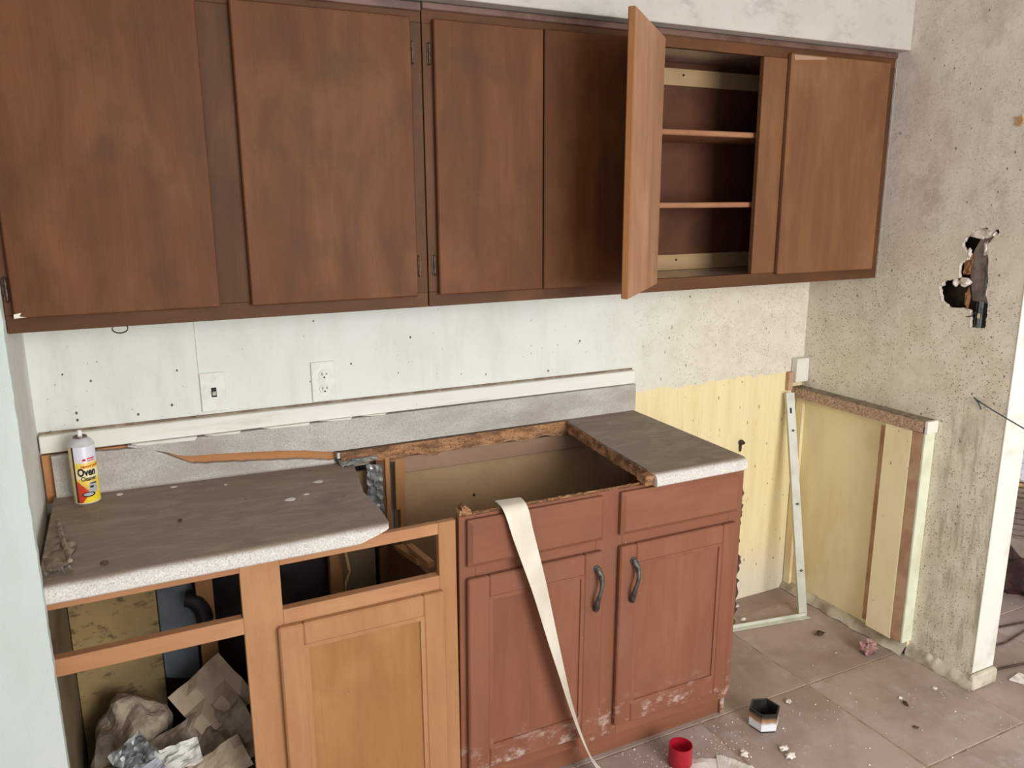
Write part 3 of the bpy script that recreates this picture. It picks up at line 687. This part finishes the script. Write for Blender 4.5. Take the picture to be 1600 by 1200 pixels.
# leaning and floor metal strips
t = thing('metal_strip', 'long white perforated metal strip leaning in the corner', 'metal strip', (-.135, -.235, 0))
a, b = Vector((-.137, -.233, .004)), Vector((-.098, -.036, .902))
zd = (b-a).normalized(); xd = Vector((.92, -.39, 0)); yd = zd.cross(xd).normalized(); xd = yd.cross(zd)
mt = Matrix.Translation(a) @ Matrix((xd, yd, zd)).transposed().to_4x4(); Ln = (b-a).length
MB().box(-.016, .016, -.0008, .0008, 0, Ln, 0).build('flange', 'metal_w', t, None, mt)
MB().box(-.0175, -.016, -.0008, .018, 0, Ln, 0).build('web', 'metal_w', t, None, mt)
MB().box(-.007, .001, -.0014, -.0009, Ln-.085, Ln-.062, 0).build('slot', 'slot', t, None, mt)
for s in (.83, .5, .2):
    m = MB(); m.lathe([(.0001, 0), (.0055, 0), (.004, .002), (.0001, .002)], (0, 0, 0), 10, False, Matrix.Translation((.002, -.0009, Ln*s)) @ Matrix.Rotation(R(90), 4, 'X'))
    m.box(-.008, .012, -.0012, -.0009, Ln*s-.0012, Ln*s+.0012, 0); m.build('screw', 'hinge', t, None, mt)
single(MB().prism([(-.49, -.176), (-.128, -.238), (-.124, -.262), (-.487, -.20)], 'z', .0006, .003).prism([(-.49, -.176), (-.128, -.238), (-.1285, -.241), (-.4905, -.179)], 'z', .003, .016), 'metal_strip', 'metal_w', (-.3, -.22, .0006), 'white metal strip lying on the floor at the foot of the leaning one', 'metal strip')
# ragged caulk along the cabinet's right edge
def ragged(y, xo, z0, z1, wd, seed):
    m = MB(); m.grid(lambda a, b: (xo+b*wd*max(.05, noise.noise(Vector((a*34, seed, 0)))+.35)+.003*math.sin(b*9+a*60), y+.004*noise.noise(Vector((a*30, b*5, seed))), z0+(z1-z0)*a), 70, 4); return m
single(ragged(-.601, S1+.0008, .33, .865, .024, 3.3), 'caulk_strip', 'leaf', (S1, -.585, .33), 'ragged dark caulk residue along the right edge of the sink cabinet', 'caulk')
for (x, z, sz) in ((-.315, .70, .016), (-.3, .74, .012)): pass
single(MB().rock((-.316, -.009, .712), (.013, .008, .011), 4, 2, .8).rock((-.322, -.007, .69), (.005, .006, .02), 7, 2, .6), 'dried_caulk_lump', 'leaf', (-.316, -.001, .68), 'dark dried caulk lump stuck on the yellow wall just above the counter corner', 'caulk')

# ------------------------------------------------------------------ electrical things
t = thing('light_switch', 'white painted-over toggle light switch plate on the back wall', 'light switch', (-2.323, 0, 1.1))
MB().box(-2.357, -2.288, -.0065, -.0005, 1.086, 1.2, .002).build('plate', 'plate', t)
MB().box(-2.328, -2.314, -.0072, -.0066, 1.128, 1.156, 0).build('toggle_slot', 'slot', t)
MB().box(-2.3265, -2.3155, -.017, -.0073, 1.134, 1.146, .002).build('toggle', 'toggle', t)
for z in (1.113, 1.172): MB().tube([(-2.321, -.0066, z), (-2.321, -.0075, z)], .003, 8).build('screw', 'plate', t)
t = thing('power_outlet', 'white double socket outlet plate on the back wall', 'outlet', (-2.0, 0, 1.08))
MB().box(-2.04, -1.968, -.0065, -.0005, 1.08, 1.203, .002).build('plate', 'plate', t)
for z in (1.162, 1.118):
    pts = [(-2.002+.0165*math.cos(k*math.pi/12), z+max(-.0135, min(.0135, .0165*math.sin(k*math.pi/12)))) for k in range(24)]
    q = MB().prism(pts, 'y', -.0085, -.0066, None, .0004).build('receptacle', 'plate', t)
    for dx, hh in ((-.0065, .0045), (.0065, .0035)): MB().box(-2.002+dx-.0011, -2.002+dx+.0011, -.0089, -.0086, z+.003-hh, z+.003+hh, 0).build('slot', 'slot', q)
    MB().tube([(-2.002, -.0086, z-.0075), (-2.002, -.009, z-.0075)], .0028, 10).build('ground_slot', 'slot', q)
MB().tube([(-2.002, -.0066, 1.14), (-2.002, -.0075, 1.14)], .003, 8).build('screw', 'plate', t)
single(MB().box(-2.358, -2.3555, -.003, -.0005, 1.2015, 1.39, .0008), 'wire_channel_cover', 'plate', (-2.33, 0, 1.2015), 'faint painted ridge on the wall running up above the light switch', 'conduit')
t = thing('electrical_box', 'galvanised switch box exposed at the bottom of the wall hole', 'electrical box', (.03, -.73, 1.26))
m = MB(); m.box(.012, .06, -.757, -.755, 1.262, 1.345, 0); m.box(.012, .06, -.713, -.711, 1.262, 1.345, 0); m.box(.06, .062, -.757, -.711, 1.262, 1.345, 0); m.box(.012, .06, -.755, -.713, 1.262, 1.264, 0)
m.build('box', 'galv', t)
MB().box(.004, .009, -.739, -.724, 1.255, 1.348, .001).build('yoke', 'galv', t)
MB().box(.009, .045, -.7545, -.7405, 1.27, 1.34, .001).build('socket_body', 'black', t)
MB().box(.0015, .0035, -.733, -.7245, 1.291, 1.307, .0005).build('tag', 'yellowtag', t)
MB().tube([(.02, -.716, 1.33), (.006, -.714, 1.31), (-.002, -.705, 1.294), (-.004, -.69, 1.292)], .0016, 6).build('wire', 'leaf', t)
single(MB().tube([(.004, -.75, 1.026), (-.006, -.756, 1.0255), (-.012, -.78, 1.018), (-.02, -.83, 1.004), (-.03, -.9, .985), (-.05, -1.0, .962)], .0022, 8).tube([(-.007, -.76, 1.024), (-.006, -.772, 1.012), (-.004, -.782, .992)], .002, 6), 'loose_wire', 'wire', (0, -.75, 1.026), 'loose slate-blue wire poking out of the right wall', 'wire', None, 60)
single(MB().prism([(-.772, 1.897), (-.79, 1.894), (-.797, 1.91), (-.79, 1.927), (-.782, 1.918), (-.77, 1.922), (-.776, 1.91)], 'x', -.004, -.0005), 'torn_tape_scrap', 'tan', (-.001, -.78, 1.9), 'torn tan scrap stuck high on the right wall', 'scrap')
pts = [(-2.545+.017*math.cos(k*math.pi/8), -.3, 1.385+.011*math.sin(k*math.pi/8)) for k in range(17)]
single(MB().tube(pts, .0016, 6), 'cup_hook', 'hinge', (-2.545, -.3, 1.375), 'small wire ring under the left wall cabinet', 'hook', None, 60)

# ------------------------------------------------------------------ spray can
cx, cy, cz, cr, ch = -2.668, -.105, zl(-2.668, -.105)+.0003, .0312, .158
t = thing('spray_can', 'yellow and white oven cleaner spray can standing on the dusty counter', 'can', (cx, cy, cz))
def f_can():
    g = G('oven_cleaner_print'); z = g.axis(2)
    n = g.t.nodes.new('ShaderNodeMath'); n.operation = 'ARCTAN2'; g.t.links.new(g.axis(1), n.inputs[0]); g.t.links.new(g.axis(0), n.inputs[1]); th = n.outputs[0]
    c = g.mix(g.ramp(g.math('MULTIPLY', z, -1), -.116, -.108), (222, 220, 232), (236, 206, 88))
    c = g.mix(g.mul(g.ramp(z, .094, .1), 0.0), c, (232, 90, 40))
    mid = g.mul(g.ramp(z, .066, .072), g.ramp(g.math('MULTIPLY', z, -1), -.098, -.09)); c = g.mix(g.mul(mid, .75), c, (240, 232, 206))
    c = g.mix(g.ramp(g.math('MULTIPLY', z, -1), -.062, -.04), c, (228, 176, 70))
    tz = g.math('ADD', z, g.mul(g.math('ADD', th, 1.6), .034))
    c = g.mix(g.ramp(g.math('MULTIPLY', tz, -1), -.046, -.043), c, (206, 66, 44))
    tz2 = g.math('SUBTRACT', z, g.mul(g.math('ADD', th, 1.9), .038))
    c = g.mix(g.ramp(g.math('MULTIPLY', tz2, -1), -.006, -.003), c, (240, 214, 50))
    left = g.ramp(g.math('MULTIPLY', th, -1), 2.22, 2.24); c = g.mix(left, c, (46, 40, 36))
    far = g.ramp(g.math('MULTIPLY', th, -1), 2.4, 2.42); c = g.mix(far, c, (216, 196, 140))
    back = g.ramp(th, 0, .02); c = g.mix(back, c, (216, 200, 150))
    return g.done(c, .35, .45)
M['can'] = f_can(); M['canwhite'] = plain('can_dome_enamel', (206, 204, 208), (190, 188, 194), 30, .35, .5); M['canrim'] = plain('can_rim', (130, 112, 96), (96, 84, 74), 60, .35, .5, .6)
M['ink'] = plain('black_ink', (24, 22, 26), None, 5, .5); M['inkred'] = plain('red_ink', (206, 40, 56), None, 5, .5); M['inkor'] = plain('orange_red_ink', (196, 62, 24), None, 5, .5)
M['inkgrey'] = plain('grey_ink', (176, 176, 184), None, 5, .5); M['inkwhite'] = plain('white_ink', (240, 240, 238), None, 5, .5)
body = MB().lathe([(cr-.002, 0), (cr, .002), (cr, ch-.002), (cr-.001, ch)], (cx, cy, cz), 48).build('label', 'can', t, 40)
MB().lathe([(cr+.0004, ch-.0035), (cr+.0008, ch-.001), (cr-.001, ch+.001), (cr-.004, ch+.007), (cr-.012, ch+.0155), (.0165, ch+.0165), (.0001, ch+.0165)], (cx, cy, cz), 40).build('dome', 'canwhite', t, 50)
MB().lathe([(.012, ch+.0166), (.0165, ch+.0166), (.0172, ch+.019), (.016, ch+.021), (.0135, ch+.0205), (.012, ch+.018)], (cx, cy, cz), 32, True).build('valve_rim', 'canrim', t, 50)
MB().lathe([(.0058, ch+.017), (.0058, ch+.026), (.0048, ch+.034), (.0035, ch+.0355), (.0001, ch+.0355)], (cx, cy, cz), 20).build('nozzle', 'inkwhite', t, 50)
MB().lathe([(cr-.001, .0), (cr+.0006, .001), (cr+.0006, .003), (cr-.001, .004)], (cx, cy, cz), 40, True).build('bottom_rim', 'canwhite', t, 50)
def wrap(bm_, th0, off, name, mat):
    """bend flat (x along the circumference, y up, in metres) around the can; th0 is the angle at x = 0"""
    xs = [v.co.x for v in bm_.verts]; x = min(xs)
    while x < max(xs):
        x += .0025
        bmesh.ops.bisect_plane(bm_, geom=bm_.verts[:]+bm_.edges[:]+bm_.faces[:], plane_co=(x, 0, 0), plane_no=(1, 0, 0))
    for v in bm_.verts:
        a = th0+v.co.x/cr; q = cr+off
        v.co = Vector((cx+q*math.cos(a), cy+q*math.sin(a), cz+v.co.y))
    m = MB(); m.add(bm_); return m.build(name, mat, body)
def text(s, size, sx, th0, z, off, name, mat, bold=0.0):
    cu = bpy.data.curves.new(name, 'FONT'); cu.body = s; cu.size = size; cu.offset = bold; cu.resolution_u = 3
    o = bpy.data.objects.new(name, cu); C.objects.link(o)
    me = bpy.data.meshes.new_from_object(o.evaluated_get(bpy.context.evaluated_depsgraph_get()))
    bpy.data.objects.remove(o); b = bmesh.new(); b.from_mesh(me); bpy.data.meshes.remove(me)
    for v in b.verts: v.co = Vector((v.co.x*sx, v.co.y+z, 0))
    bmesh.ops.remove_doubles(b, verts=b.verts, dist=1e-6)
    return wrap(b, th0, off, name, mat)
def shape(pts, th0, off, name, mat):
    b = bmesh.new(); b.faces.new([b.verts.new((x, y, 0)) for x, y in pts]); return wrap(b, th0, off, name, mat)
TH = R(-118)
ell = lambda x, y, a, b, n=20: [(x+a*math.cos(k*2*math.pi/n), y+b*math.sin(k*2*math.pi/n)) for k in range(n)]
text('Oven', .0285, .70, TH, .0775, .0006, 'lettering', 'ink', .0012)
text('Cleaner', .0168, .70, TH+.22, .0635, .0006, 'lettering', 'ink', .0005)
text('HEAVY DUTY', .0082, .98, TH+.32, .0985, .0006, 'lettering', 'inkor', .0004)
shape([(.026, .1205), (.046, .1205), (.046, .124), (.026, .124)], TH, .0005, 'red_band', 'inkred')
shape([(.026, .1155), (.046, .1155), (.046, .1178), (.026, .1178)], TH, .0005, 'red_band', 'inkred')
shape([(.014, .118), (.018, .1165), (.023, .117), (.0235, .121), (.020, .1235), (.016, .1225)], TH, .0005, 'red_emblem', 'inkred')
shape([(.021, .03), (.023, .047), (.027, .058), (.043, .058), (.046, .04), (.042, .028)], TH, .0004, 'oven_picture', 'inkgrey')
shape([(.026, .043), (.026, .0485), (.035, .0485), (.035, .043)], TH, .0007, 'oven_window', 'ink')
shape([(.026, .0535), (.03, .0565), (.042, .0565), (.046, .0535)], TH, .0007, 'oven_hood', 'ink')
shape(ell(.021, .026, .016, .007), TH, .0007, 'pan_picture', 'ink'); shape(ell(.0205, .0265, .0125, .0042), TH, .0009, 'pan_inside', 'inkgrey')

# ------------------------------------------------------------------ things on the counter
def chip(x, y, z, sz, seed, name='paint_chip', mat='paper', label='', group='paint flakes on the dusty counter', cat='paint chip'):
    rnd = random.Random(seed); n = 6
    pts = [(x+sz*rnd.uniform(.5, 1)*math.cos(k*2*math.pi/n)*1.25, y+sz*rnd.uniform(.5, 1)*math.sin(k*2*math.pi/n)) for k in range(n)]
    return single(MB().prism(pts, 'z', z+.0004, z+.0018), name, mat, (x, y, z), label, cat, group)
for k, (x, y, s, lb) in enumerate([(-2.084, -.221, .012, 'largest white paint flake near the torn right end of the dusty counter'), (-2.184, -.344, .015, 'long white paint flake in the middle front of the dusty counter'), (-2.14, -.319, .008, 'small white paint flake just behind the long one on the counter'), (-2.457, -.085, .009, 'thin white paint flake against the lower backsplash'), (-2.594, -.09, .010, 'white paint flake just right of the spray can'), (-2.324, -.128, .006, 'tiny white paint flake midway along the back of the counter')]):
    chip(x, y, zl(x, y), s, k+20, label=lb)
single(MB().rock((-2.461, -.379, zl(-2.461, -.379)+.003), (.006, .005, .004), 3), 'dark_crumb', 'leaf', (-2.461, -.379, zl(-2.461, -.379)), 'dark crumb in the middle of the dusty counter', 'crumb')
single(MB().rock((-2.628, -.575, zl(-2.63, -.575)+.003), (.009, .006, .005), 8), 'dark_crumb', 'leaf', (-2.628, -.575, zl(-2.63, -.575)), 'dark crumb near the front lip at the left of the counter', 'crumb')
single(MB().tube([(-2.731, -.26, .9185), (-2.717, -.37, .921), (-2.705, -.46, .9225), (-2.692, -.55, .9255)], [.005, .0055, .0055, .005], 8), 'wooden_stick', 'dust', (-2.71, -.4, .9165), 'dust-coated thin stick lying at the left end of the counter', 'stick')
def dustf(a, b):
    an = a*2*math.pi; q = b*(1+.35*noise.noise(Vector((math.cos(an)*1.5, math.sin(an)*1.5, 2))))
    x, y = -2.718+.03*q*math.cos(an), -.47+.1*q*math.sin(an)
    return (x, y, .9158+.0145*(1-b**2)*abs(noise.noise(Vector((x*45, y*30, 1)))+.15))
m = MB(); m.grid(dustf, 40, 10)
single(m, 'dust_mat', 'dust', (-2.713, -.51, .9165), 'matted cobweb dust at the left front corner of the counter', 'dust')
m = MB(); m.grid(lambda a, b: (-2.742+.055*a, -.575-.02*b-.008*math.sin(a*19), .921+.012*b*abs(noise.noise(Vector((a*9, 1, 4)))+.3)+.004*math.sin(a*31)), 20, 4)
single(m, 'foil_scrap', 'foil', (-2.715, -.585, .918), 'crinkled shiny foil scrap at the left front of the counter', 'foil')
m = MB(); m.grid(lambda a, b: (-1.905+.04*a+.004*noise.noise(Vector((b*9, a*3, 4))), -.085-.03*a+.016*noise.noise(Vector((a*4, b*8, 1))), .885-.16*b), 5, 22, .001)
single(m, 'foil_strip', 'foil', (-1.885, -.09, .73), 'crumpled silvery foil strip hanging in the gap by the broken counter end', 'foil')
# edging strip hanging over the sink cabinet
PT = [((-1.655, -.57, .8925), .036, 0), ((-1.659, -.60, .8945), .036, 0), ((-1.66, -.622, .89), .036, 2), ((-1.656, -.636, .868), .035, 4), ((-1.647, -.646, .82), .033, 8), ((-1.625, -.652, .74), .031, 16), ((-1.6, -.656, .65), .03, 26), ((-1.568, -.66, .52), .029, 38), ((-1.537, -.663, .40), .029, 50), ((-1.505, -.665, .28), .028, 60), ((-1.468, -.668, .165), .028, 68), ((-1.43, -.675, .07), .028, 74), ((-1.40, -.69, .025), .028, 55), ((-1.36, -.715, .008), .028, 15), ((-1.30, -.76, .004), .028, 0), ((-1.25, -.82, .003), .028, 0)]
def cat(p, q, r_, s, t_): return .5*((2*q)+(r_-p)*t_+(2*p-5*q+4*r_-s)*t_*t_+(3*q-p-3*r_+s)*t_**3)
SP = []
for i in range(len(PT)-1):
    g4 = [PT[max(0, min(len(PT)-1, i+k))] for k in (-1, 0, 1, 2)]
    for k in range(5):
        s = k/5; SP.append((Vector([cat(*[q[0][a] for q in g4], s) for a in range(3)]), PT[i][1]*(1-s)+PT[i+1][1]*s, PT[i][2]*(1-s)+PT[i+1][2]*s))
def tapef(a, b):
    i = min(len(SP)-1, int(round(a*(len(SP)-1)))); p, wd, an = SP[i]
    d = (SP[min(i+1, len(SP)-1)][0]-SP[max(i-1, 0)][0]).normalized()
    e = Vector((1, 0, 0)); e = (e-d*e.dot(d)).normalized(); fq = d.cross(e)
    e2 = e*math.cos(R(an))+fq*math.sin(R(an))*-1
    return p+e2*wd*(b*2-1)
m = MB(); m.grid(tapef, len(SP)-1, 3, .0012)
single(m, 'edging_strip', 'tape', (-1.5, -.66, .003), 'long cream edging strip draped over the sink cabinet front down to the floor', 'strip', None, 50)

# ------------------------------------------------------------------ things on the floor
c0 = (-1.15, -.722, 0)
m = MB(); m.lathe([(.0345, .0005), (.036, .003), (.0355, .066), (.0325, .066), (.0325, .03), (.0001, .03), (.0001, .0005)], c0, 40)
single(m, 'spray_cap', 'red', c0, 'red plastic cup-shaped cap standing open end up on the floor', 'spray cap', None, 40)  # the cap off a spray can, open end up
t = thing('hexagonal_pot', 'small hexagonal white pot with soot-blackened inside on the floor', 'pot', (-.79, -.695, 0))
rt = Matrix.Translation((-.79, -.695, 0)) @ Matrix.Rotation(R(8), 4, 'Z')
MB().lathe([(.044, .0005), (.049, .006), (.051, .066), (.046, .0665), (.0455, .066), (.0455, .0655), (.0505, .0655), (.0485, .006), (.043, .001)], (0, 0, 0), 6, True).build('wall', 'hex', t, None, rt)
m = MB(); m.lathe([(.0001, .012), (.040, .012), (.0458, .0655), (.051, .0668), (.0515, .064), (.0450, .0640), (.042, .010), (.0001, .010)], (0, 0, 0), 6).build('inside', 'soot', t, None, rt)
m = MB(); m.lathe([(.047, .0004), (.0475, .004), (.0445, .004), (.044, .0004)], (0, 0, 0), 6, True).build('foot', 'soot', t, None, rt)
PP = [(-1.215, -.735), (-1.18, -.722), (-1.143, -.716), (-1.08, -.735), (-1.036, -.757), (-1.028, -.741), (-1.004, -.763), (-.963, -.838), (-.99, -.95), (-1.1, -1.02), (-1.24, -.98), (-1.26, -.84)]
pc = Vector((-1.11, -.86)); rings = []
m = MB(); t_ = bmesh.new(); JP = jag(PP, .002, 5)
for s in (1, .8, .6, .4, .2): rings.append([t_.verts.new((pc.x+(x-pc.x)*s, pc.y+(y-pc.y)*s, .002+(1-s)*.01+.007*abs(noise.noise(Vector((x*20*s, y*20*s, s)))))) for x, y in JP])
for a, b in zip(rings, rings[1:]):
    for i in range(len(a)): t_.faces.new((a[i], a[(i+1) % len(a)], b[(i+1) % len(b)], b[i]))
t_.faces.new(rings[-1]); bmesh.ops.recalc_face_normals(t_, faces=t_.faces); m.add(t_)
single(m, 'torn_paper', 'paper', (-1.11, -.86, .001), 'torn crumpled white sheet on the floor in front of the red cap', 'paper')
FC = [(-.949, -.781, .013, 'flat white plaster flake between the torn sheet and the hexagonal pot'), (-.821, -.818, .013, 'rounded white plaster lump on the tile below the hexagonal pot'), (-.829, -.852, .014, 'angular white plaster lump touching the rounded one below the pot'), (-1.095, -.69, .013, 'pale round plaster lump just right of the red cap'), (-.629, -.644, .011, 'small brown-white crumb right of the hexagonal pot'), (-.114, -.817, .008, 'small white plaster crumb near the plinth of the right wall'), (-.27, -.80, .007, 'tiny pale crumb on the tile left of the wall end'), (-.385, -.15, .012, 'pale plaster crumb behind the strip lying on the floor'), (-.33, -.05, .01, 'white plaster crumb on the floor against the yellow wall')]
for k, (x, y, s, lb) in enumerate(FC):
    single(MB().rock((x, y, s*.45), (s, s*.8, s*.5), k+40, 2, .9, 1.7), 'plaster_crumb', 'plaster', (x, y, 0), lb, 'crumb', 'plaster crumbs on the floor')
for k, (x, y, s, lb) in enumerate([(-.194, -.371, .018, 'dark dried scrap on the floor in front of the yellow boards'), (-.49, -.2, .008, 'dark scrap by the floor strip'), (-.28, -.83, .011, 'flat brown leaf-like scrap on the tile left of the wall end'), (-.36, -.93, .009, 'dark crumb on the tile nearest the lower right')]):
    single(MB().rock((x, y, s*.35), (s, s*.6, s*.4), k+60, 2, 1.0, 2.4, k*.7), 'dark_scrap', 'leaf', (x, y, 0), lb, 'scrap', 'dark scraps on the floor')
t = MB(); t.rock((-.13, -.545, .022), (.03, .026, .024), 77, 3, 1.1, 2.2); single(t, 'crumpled_rag', 'pink', (-.13, -.545, 0), 'small crumpled pink rag at the foot of the yellow board', 'rag')
rnd = random.Random(11); m = MB(); t_ = bmesh.new()
for k in range(520):
    q = rnd.random()
    if q < .45: x, y = rnd.gauss(-1.1, .16), rnd.gauss(-.72, .07)
    elif q < .75: x, y = rnd.uniform(-1.3, -.05), rnd.uniform(-1.3, -.6)
    else: x, y = rnd.uniform(-.85, 1.2), rnd.uniform(-1.4, -.05)
    if y > -.6 and x < -.86: y = -.64
    s = rnd.uniform(.0012, .0042)*(1.4 if rnd.random() < .08 else 1)
    p = Vector((x, y, 0)); vs = [t_.verts.new(p+Vector((s*math.cos(a), s*math.sin(a)*.8, .0004))) for a in (rnd.uniform(0, 2), rnd.uniform(2, 4), rnd.uniform(4, 6))]; tp = t_.verts.new(p+Vector((0, 0, s*.9)))
    for i in range(3): t_.faces.new((vs[i], vs[(i+1) % 3], tp))
m.add(t_); o = m.build('floor_grit', 'plaster'); tag(o, 'fine white plaster grit scattered over the tile floor', 'grit', None, 'stuff')

# ------------------------------------------------------------------ trash inside the left cabinet
def crumple(w_, h_, seed, amp, mt, n=14, fr=3.0):
    def fn(a, b):
        p = Vector((a*fr, b*fr*h_/w_, seed))
        return mt @ Vector(((a-.5)*w_, (b-.5)*h_, amp*(abs(noise.noise(p))*1.6+.6*noise.noise(p*2.7)+.25*noise.noise(p*6))))
    m = MB(); m.grid(fn, n, n, .0008); return m
def pose(x, y, z, rx, ry, rz): return Matrix.Translation((x, y, z)) @ Matrix.Rotation(R(rz), 4, 'Z') @ Matrix.Rotation(R(ry), 4, 'Y') @ Matrix.Rotation(R(rx), 4, 'X')
single(MB().rock((-2.62, -.2, .225), (.105, .09, .13), 5, 4, .4, 1.9), 'insulation_heap', 'lint', (-2.635, -.2, .106), 'grey dusty insulation heap in the left of the open cabinet bay', 'insulation')
single(MB().rock((-2.56, -.33, .17), (.13, .1, .07), 15, 4, .7, 2.3), 'insulation_heap', 'dust', (-2.56, -.33, .106), 'lower matted dust heap under the torn papers in the cabinet bay', 'insulation')
single(crumple(.17, .17, 3, .03, pose(-2.415, -.22, .31, 38, -24, 20), 5, 1.6), 'paper_bag', 'bag', (-2.44, -.2, .2), 'crumpled tan paper bag at the back right of the cabinet bay', 'paper bag')
single(crumple(.26, .2, 9, .03, pose(-2.45, -.33, .235, 30, -12, 15), 12, 2.6), 'plastic_sheet', 'lint', (-2.46, -.32, .15), 'crumpled grey-brown sheet in front of the paper bag', 'sheet')
single(crumple(.13, .07, 5, .016, pose(-2.535, -.42, .29, 30, -4, 4), 12, 2.4), 'torn_paper', 'paper', (-2.53, -.42, .25), 'brightest torn white paper on top of the cabinet trash', 'paper')
single(crumple(.09, .08, 6, .03, pose(-2.625, -.4, .315, 35, -15, 30), 10, 3), 'torn_paper', 'foil', (-2.625, -.4, .27), 'grey crumpled paper left of the bright torn paper in the trash', 'paper')
single(crumple(.2, .07, 8, .018, pose(-2.64, -.48, .255, 25, -22, 22), 12, 3), 'magazine_page', 'mag', (-2.64, -.48, .21), 'blue-grey glossy page slanting through the cabinet trash', 'paper')
single(crumple(.14, .09, 12, .02, pose(-2.43, -.46, .26, 30, -18, 8), 6, 2), 'envelope', 'bag', (-2.43, -.46, .22), 'pale folded envelope at the right of the cabinet trash', 'envelope')
single(crumple(.12, .1, 14, .02, pose(-2.52, -.5, .21, 40, 5, -10), 6, 2), 'cardboard_flap', 'card', (-2.52, -.5, .17), 'brown cardboard flap at the front of the cabinet trash', 'cardboard')
single(crumple(.22, .08, 17, .02, pose(-2.45, -.53, .2, 20, 8, 5), 12, 3), 'torn_paper', 'paper', (-2.45, -.53, .16), 'white paper scraps along the front of the cabinet trash', 'paper')
single(MB().prism([(-2.53, .3), (-2.435, .27), (-2.428, .56), (-2.44, .60), (-2.53, .60)], 'y', -.04, -.028, None, .002), 'blue_panel', 'blue', (-2.48, -.035, .27), 'dusty blue panel standing behind the yellow plywood in the cabinet', 'panel')
single(MB().tube([(-2.455+.045*math.sin(k*math.pi/16), -.075-.02*k/8, (.485)+.07*math.cos(k*math.pi/16)) for k in range(9)], .024, 16), 'drain_pipe', 'black', (-2.45, -.08, .48), 'black drain pipe elbow at the back of the left cabinet bay', 'pipe', None, 40)
single(crumple(.22, .1, 21, .02, pose(-2.47, -.12, .15, 10, 5, 0), 10, 3), 'black_plastic', 'black', (-2.47, -.12, .11), 'black plastic scrap below the blue panel', 'plastic')
single(MB().tube([(-1.99, -.1, .62), (-1.985, -.12, .56), (-2.0, -.14, .53), (-2.015, -.16, .46), (-2.02, -.17, .4)], .006, 8), 'loose_cable', 'cleat', (-2.0, -.13, .4), 'pale loose cable hanging behind the right drawer opening', 'cable', None, 60)
single(MB().prism([(-.35, .106), (-.2, .106), (-.12, .45), (-.3, .5), (-.42, .42)], 'x', -2.24, -2.1, None, .01), 'black_bin', 'black', (-2.17, -.27, .106), 'black plastic box in the dark behind the right drawer opening', 'box')

# ------------------------------------------------------------------ next room, seen past the end of the right wall
t = thing('wire_rack', 'fallen rusty wire rack on the floor of the next room', 'rack', (1.7, .05, 0))
ang = Matrix.Translation((1.62, .03, .13)) @ Matrix.Rotation(R(-55), 4, 'Z') @ Matrix.Rotation(R(25), 4, 'X')
for k in range(15): MB().tube([ang @ Vector((-.35, -.28+k*.04, 0)), ang @ Vector((.35, -.28+k*.04, 0))], .004, 6).build('rod', 'rod', t)
for x in (-.35, 0, .35): MB().tube([ang @ Vector((x, -.3, -.008)), ang @ Vector((x, .3, -.008))], .006, 6).build('cross_bar', 'rod', t)
m = MB(); m.grid(lambda a, b: (1.55+.5*a+.1*b, -.1+.35*b-.1*a, .25+.1*b+.03*noise.noise(Vector((a*3, b*3, 2)))), 12, 12, .004)
single(m, 'speckled_sheet', 'speck', (1.7, .05, .3), 'white speckled sheet lying over the wire rack in the next room', 'sheet')
m = MB(); m.box(1.95, 2.35, .3, .62, .0005, .55, .004); m.prism([(.3, .5505), (.29, .5505), (.14, .66), (.15, .665)], 'x', 1.95, 2.35); m.prism([(.62, .5505), (.63, .5505), (.72, .7), (.71, .7)], 'x', 1.95, 2.35)
single(m, 'carton', 'tan', (2.15, .46, 0), 'tan carton with open flaps behind the wire rack', 'carton')
for k in range(2):
    single(MB().rock(((2.72, .9, .25), (3.1, 1.6, .3))[k], ((.22, .22, .28), (.3, .3, .35))[k], 31+k, 3, .5, 1.5), 'rubbish_sack', ('bag', 'cloth_c')[k], ((2.72, .9, 0), (3.1, 1.6, 0))[k], ('lumpy tan sack behind the carton in the next room', 'lumpy cream sack at the rear of the next room')[k], 'sack')
single(MB().rock((.86, -.43, .07), (.1, .12, .11), 4, 3, .7, 1.9), 'dark_cloth_heap', 'cloth_d', (.86, -.43, 0), 'dark maroon cloth heap on the floor past the wall end', 'cloth')
single(MB().rock((.93, -.6, .05), (.1, .07, .06), 9, 3, .7, 1.9), 'cream_cloth_heap', 'cloth_c', (.93, -.6, 0), 'cream cloth bundled against the dark heap past the wall end', 'cloth')
for k, pth in enumerate([[(.2, -.72, .004), (.4, -.74, .004), (.55, -.72, .005), (.8, -.8, .004)], [(.14, -.83, .004), (.3, -.86, .005), (.5, -.9, .004), (.7, -1.0, .004)], [(.3, -.62, .004), (.5, -.66, .006), (.75, -.7, .004)]]):
    single(MB().tube(pth, .004, 6), 'floor_cable', 'leaf', pth[0], ('dark cable on the floor just past the wall end', 'dark cable on the floor nearest the wall end plinth', 'dark cable on the floor in front of the cloth heaps')[k], 'cable', None, 60)
single(MB().prism([(.17, -.9), (.24, -.89), (.25, -.93), (.19, -.94)], 'z', .0005, .006), 'plaster_crumb', 'plaster', (.2, -.91, 0), 'white plaster flake on the floor right of the wall end', 'crumb', 'plaster crumbs on the floor')
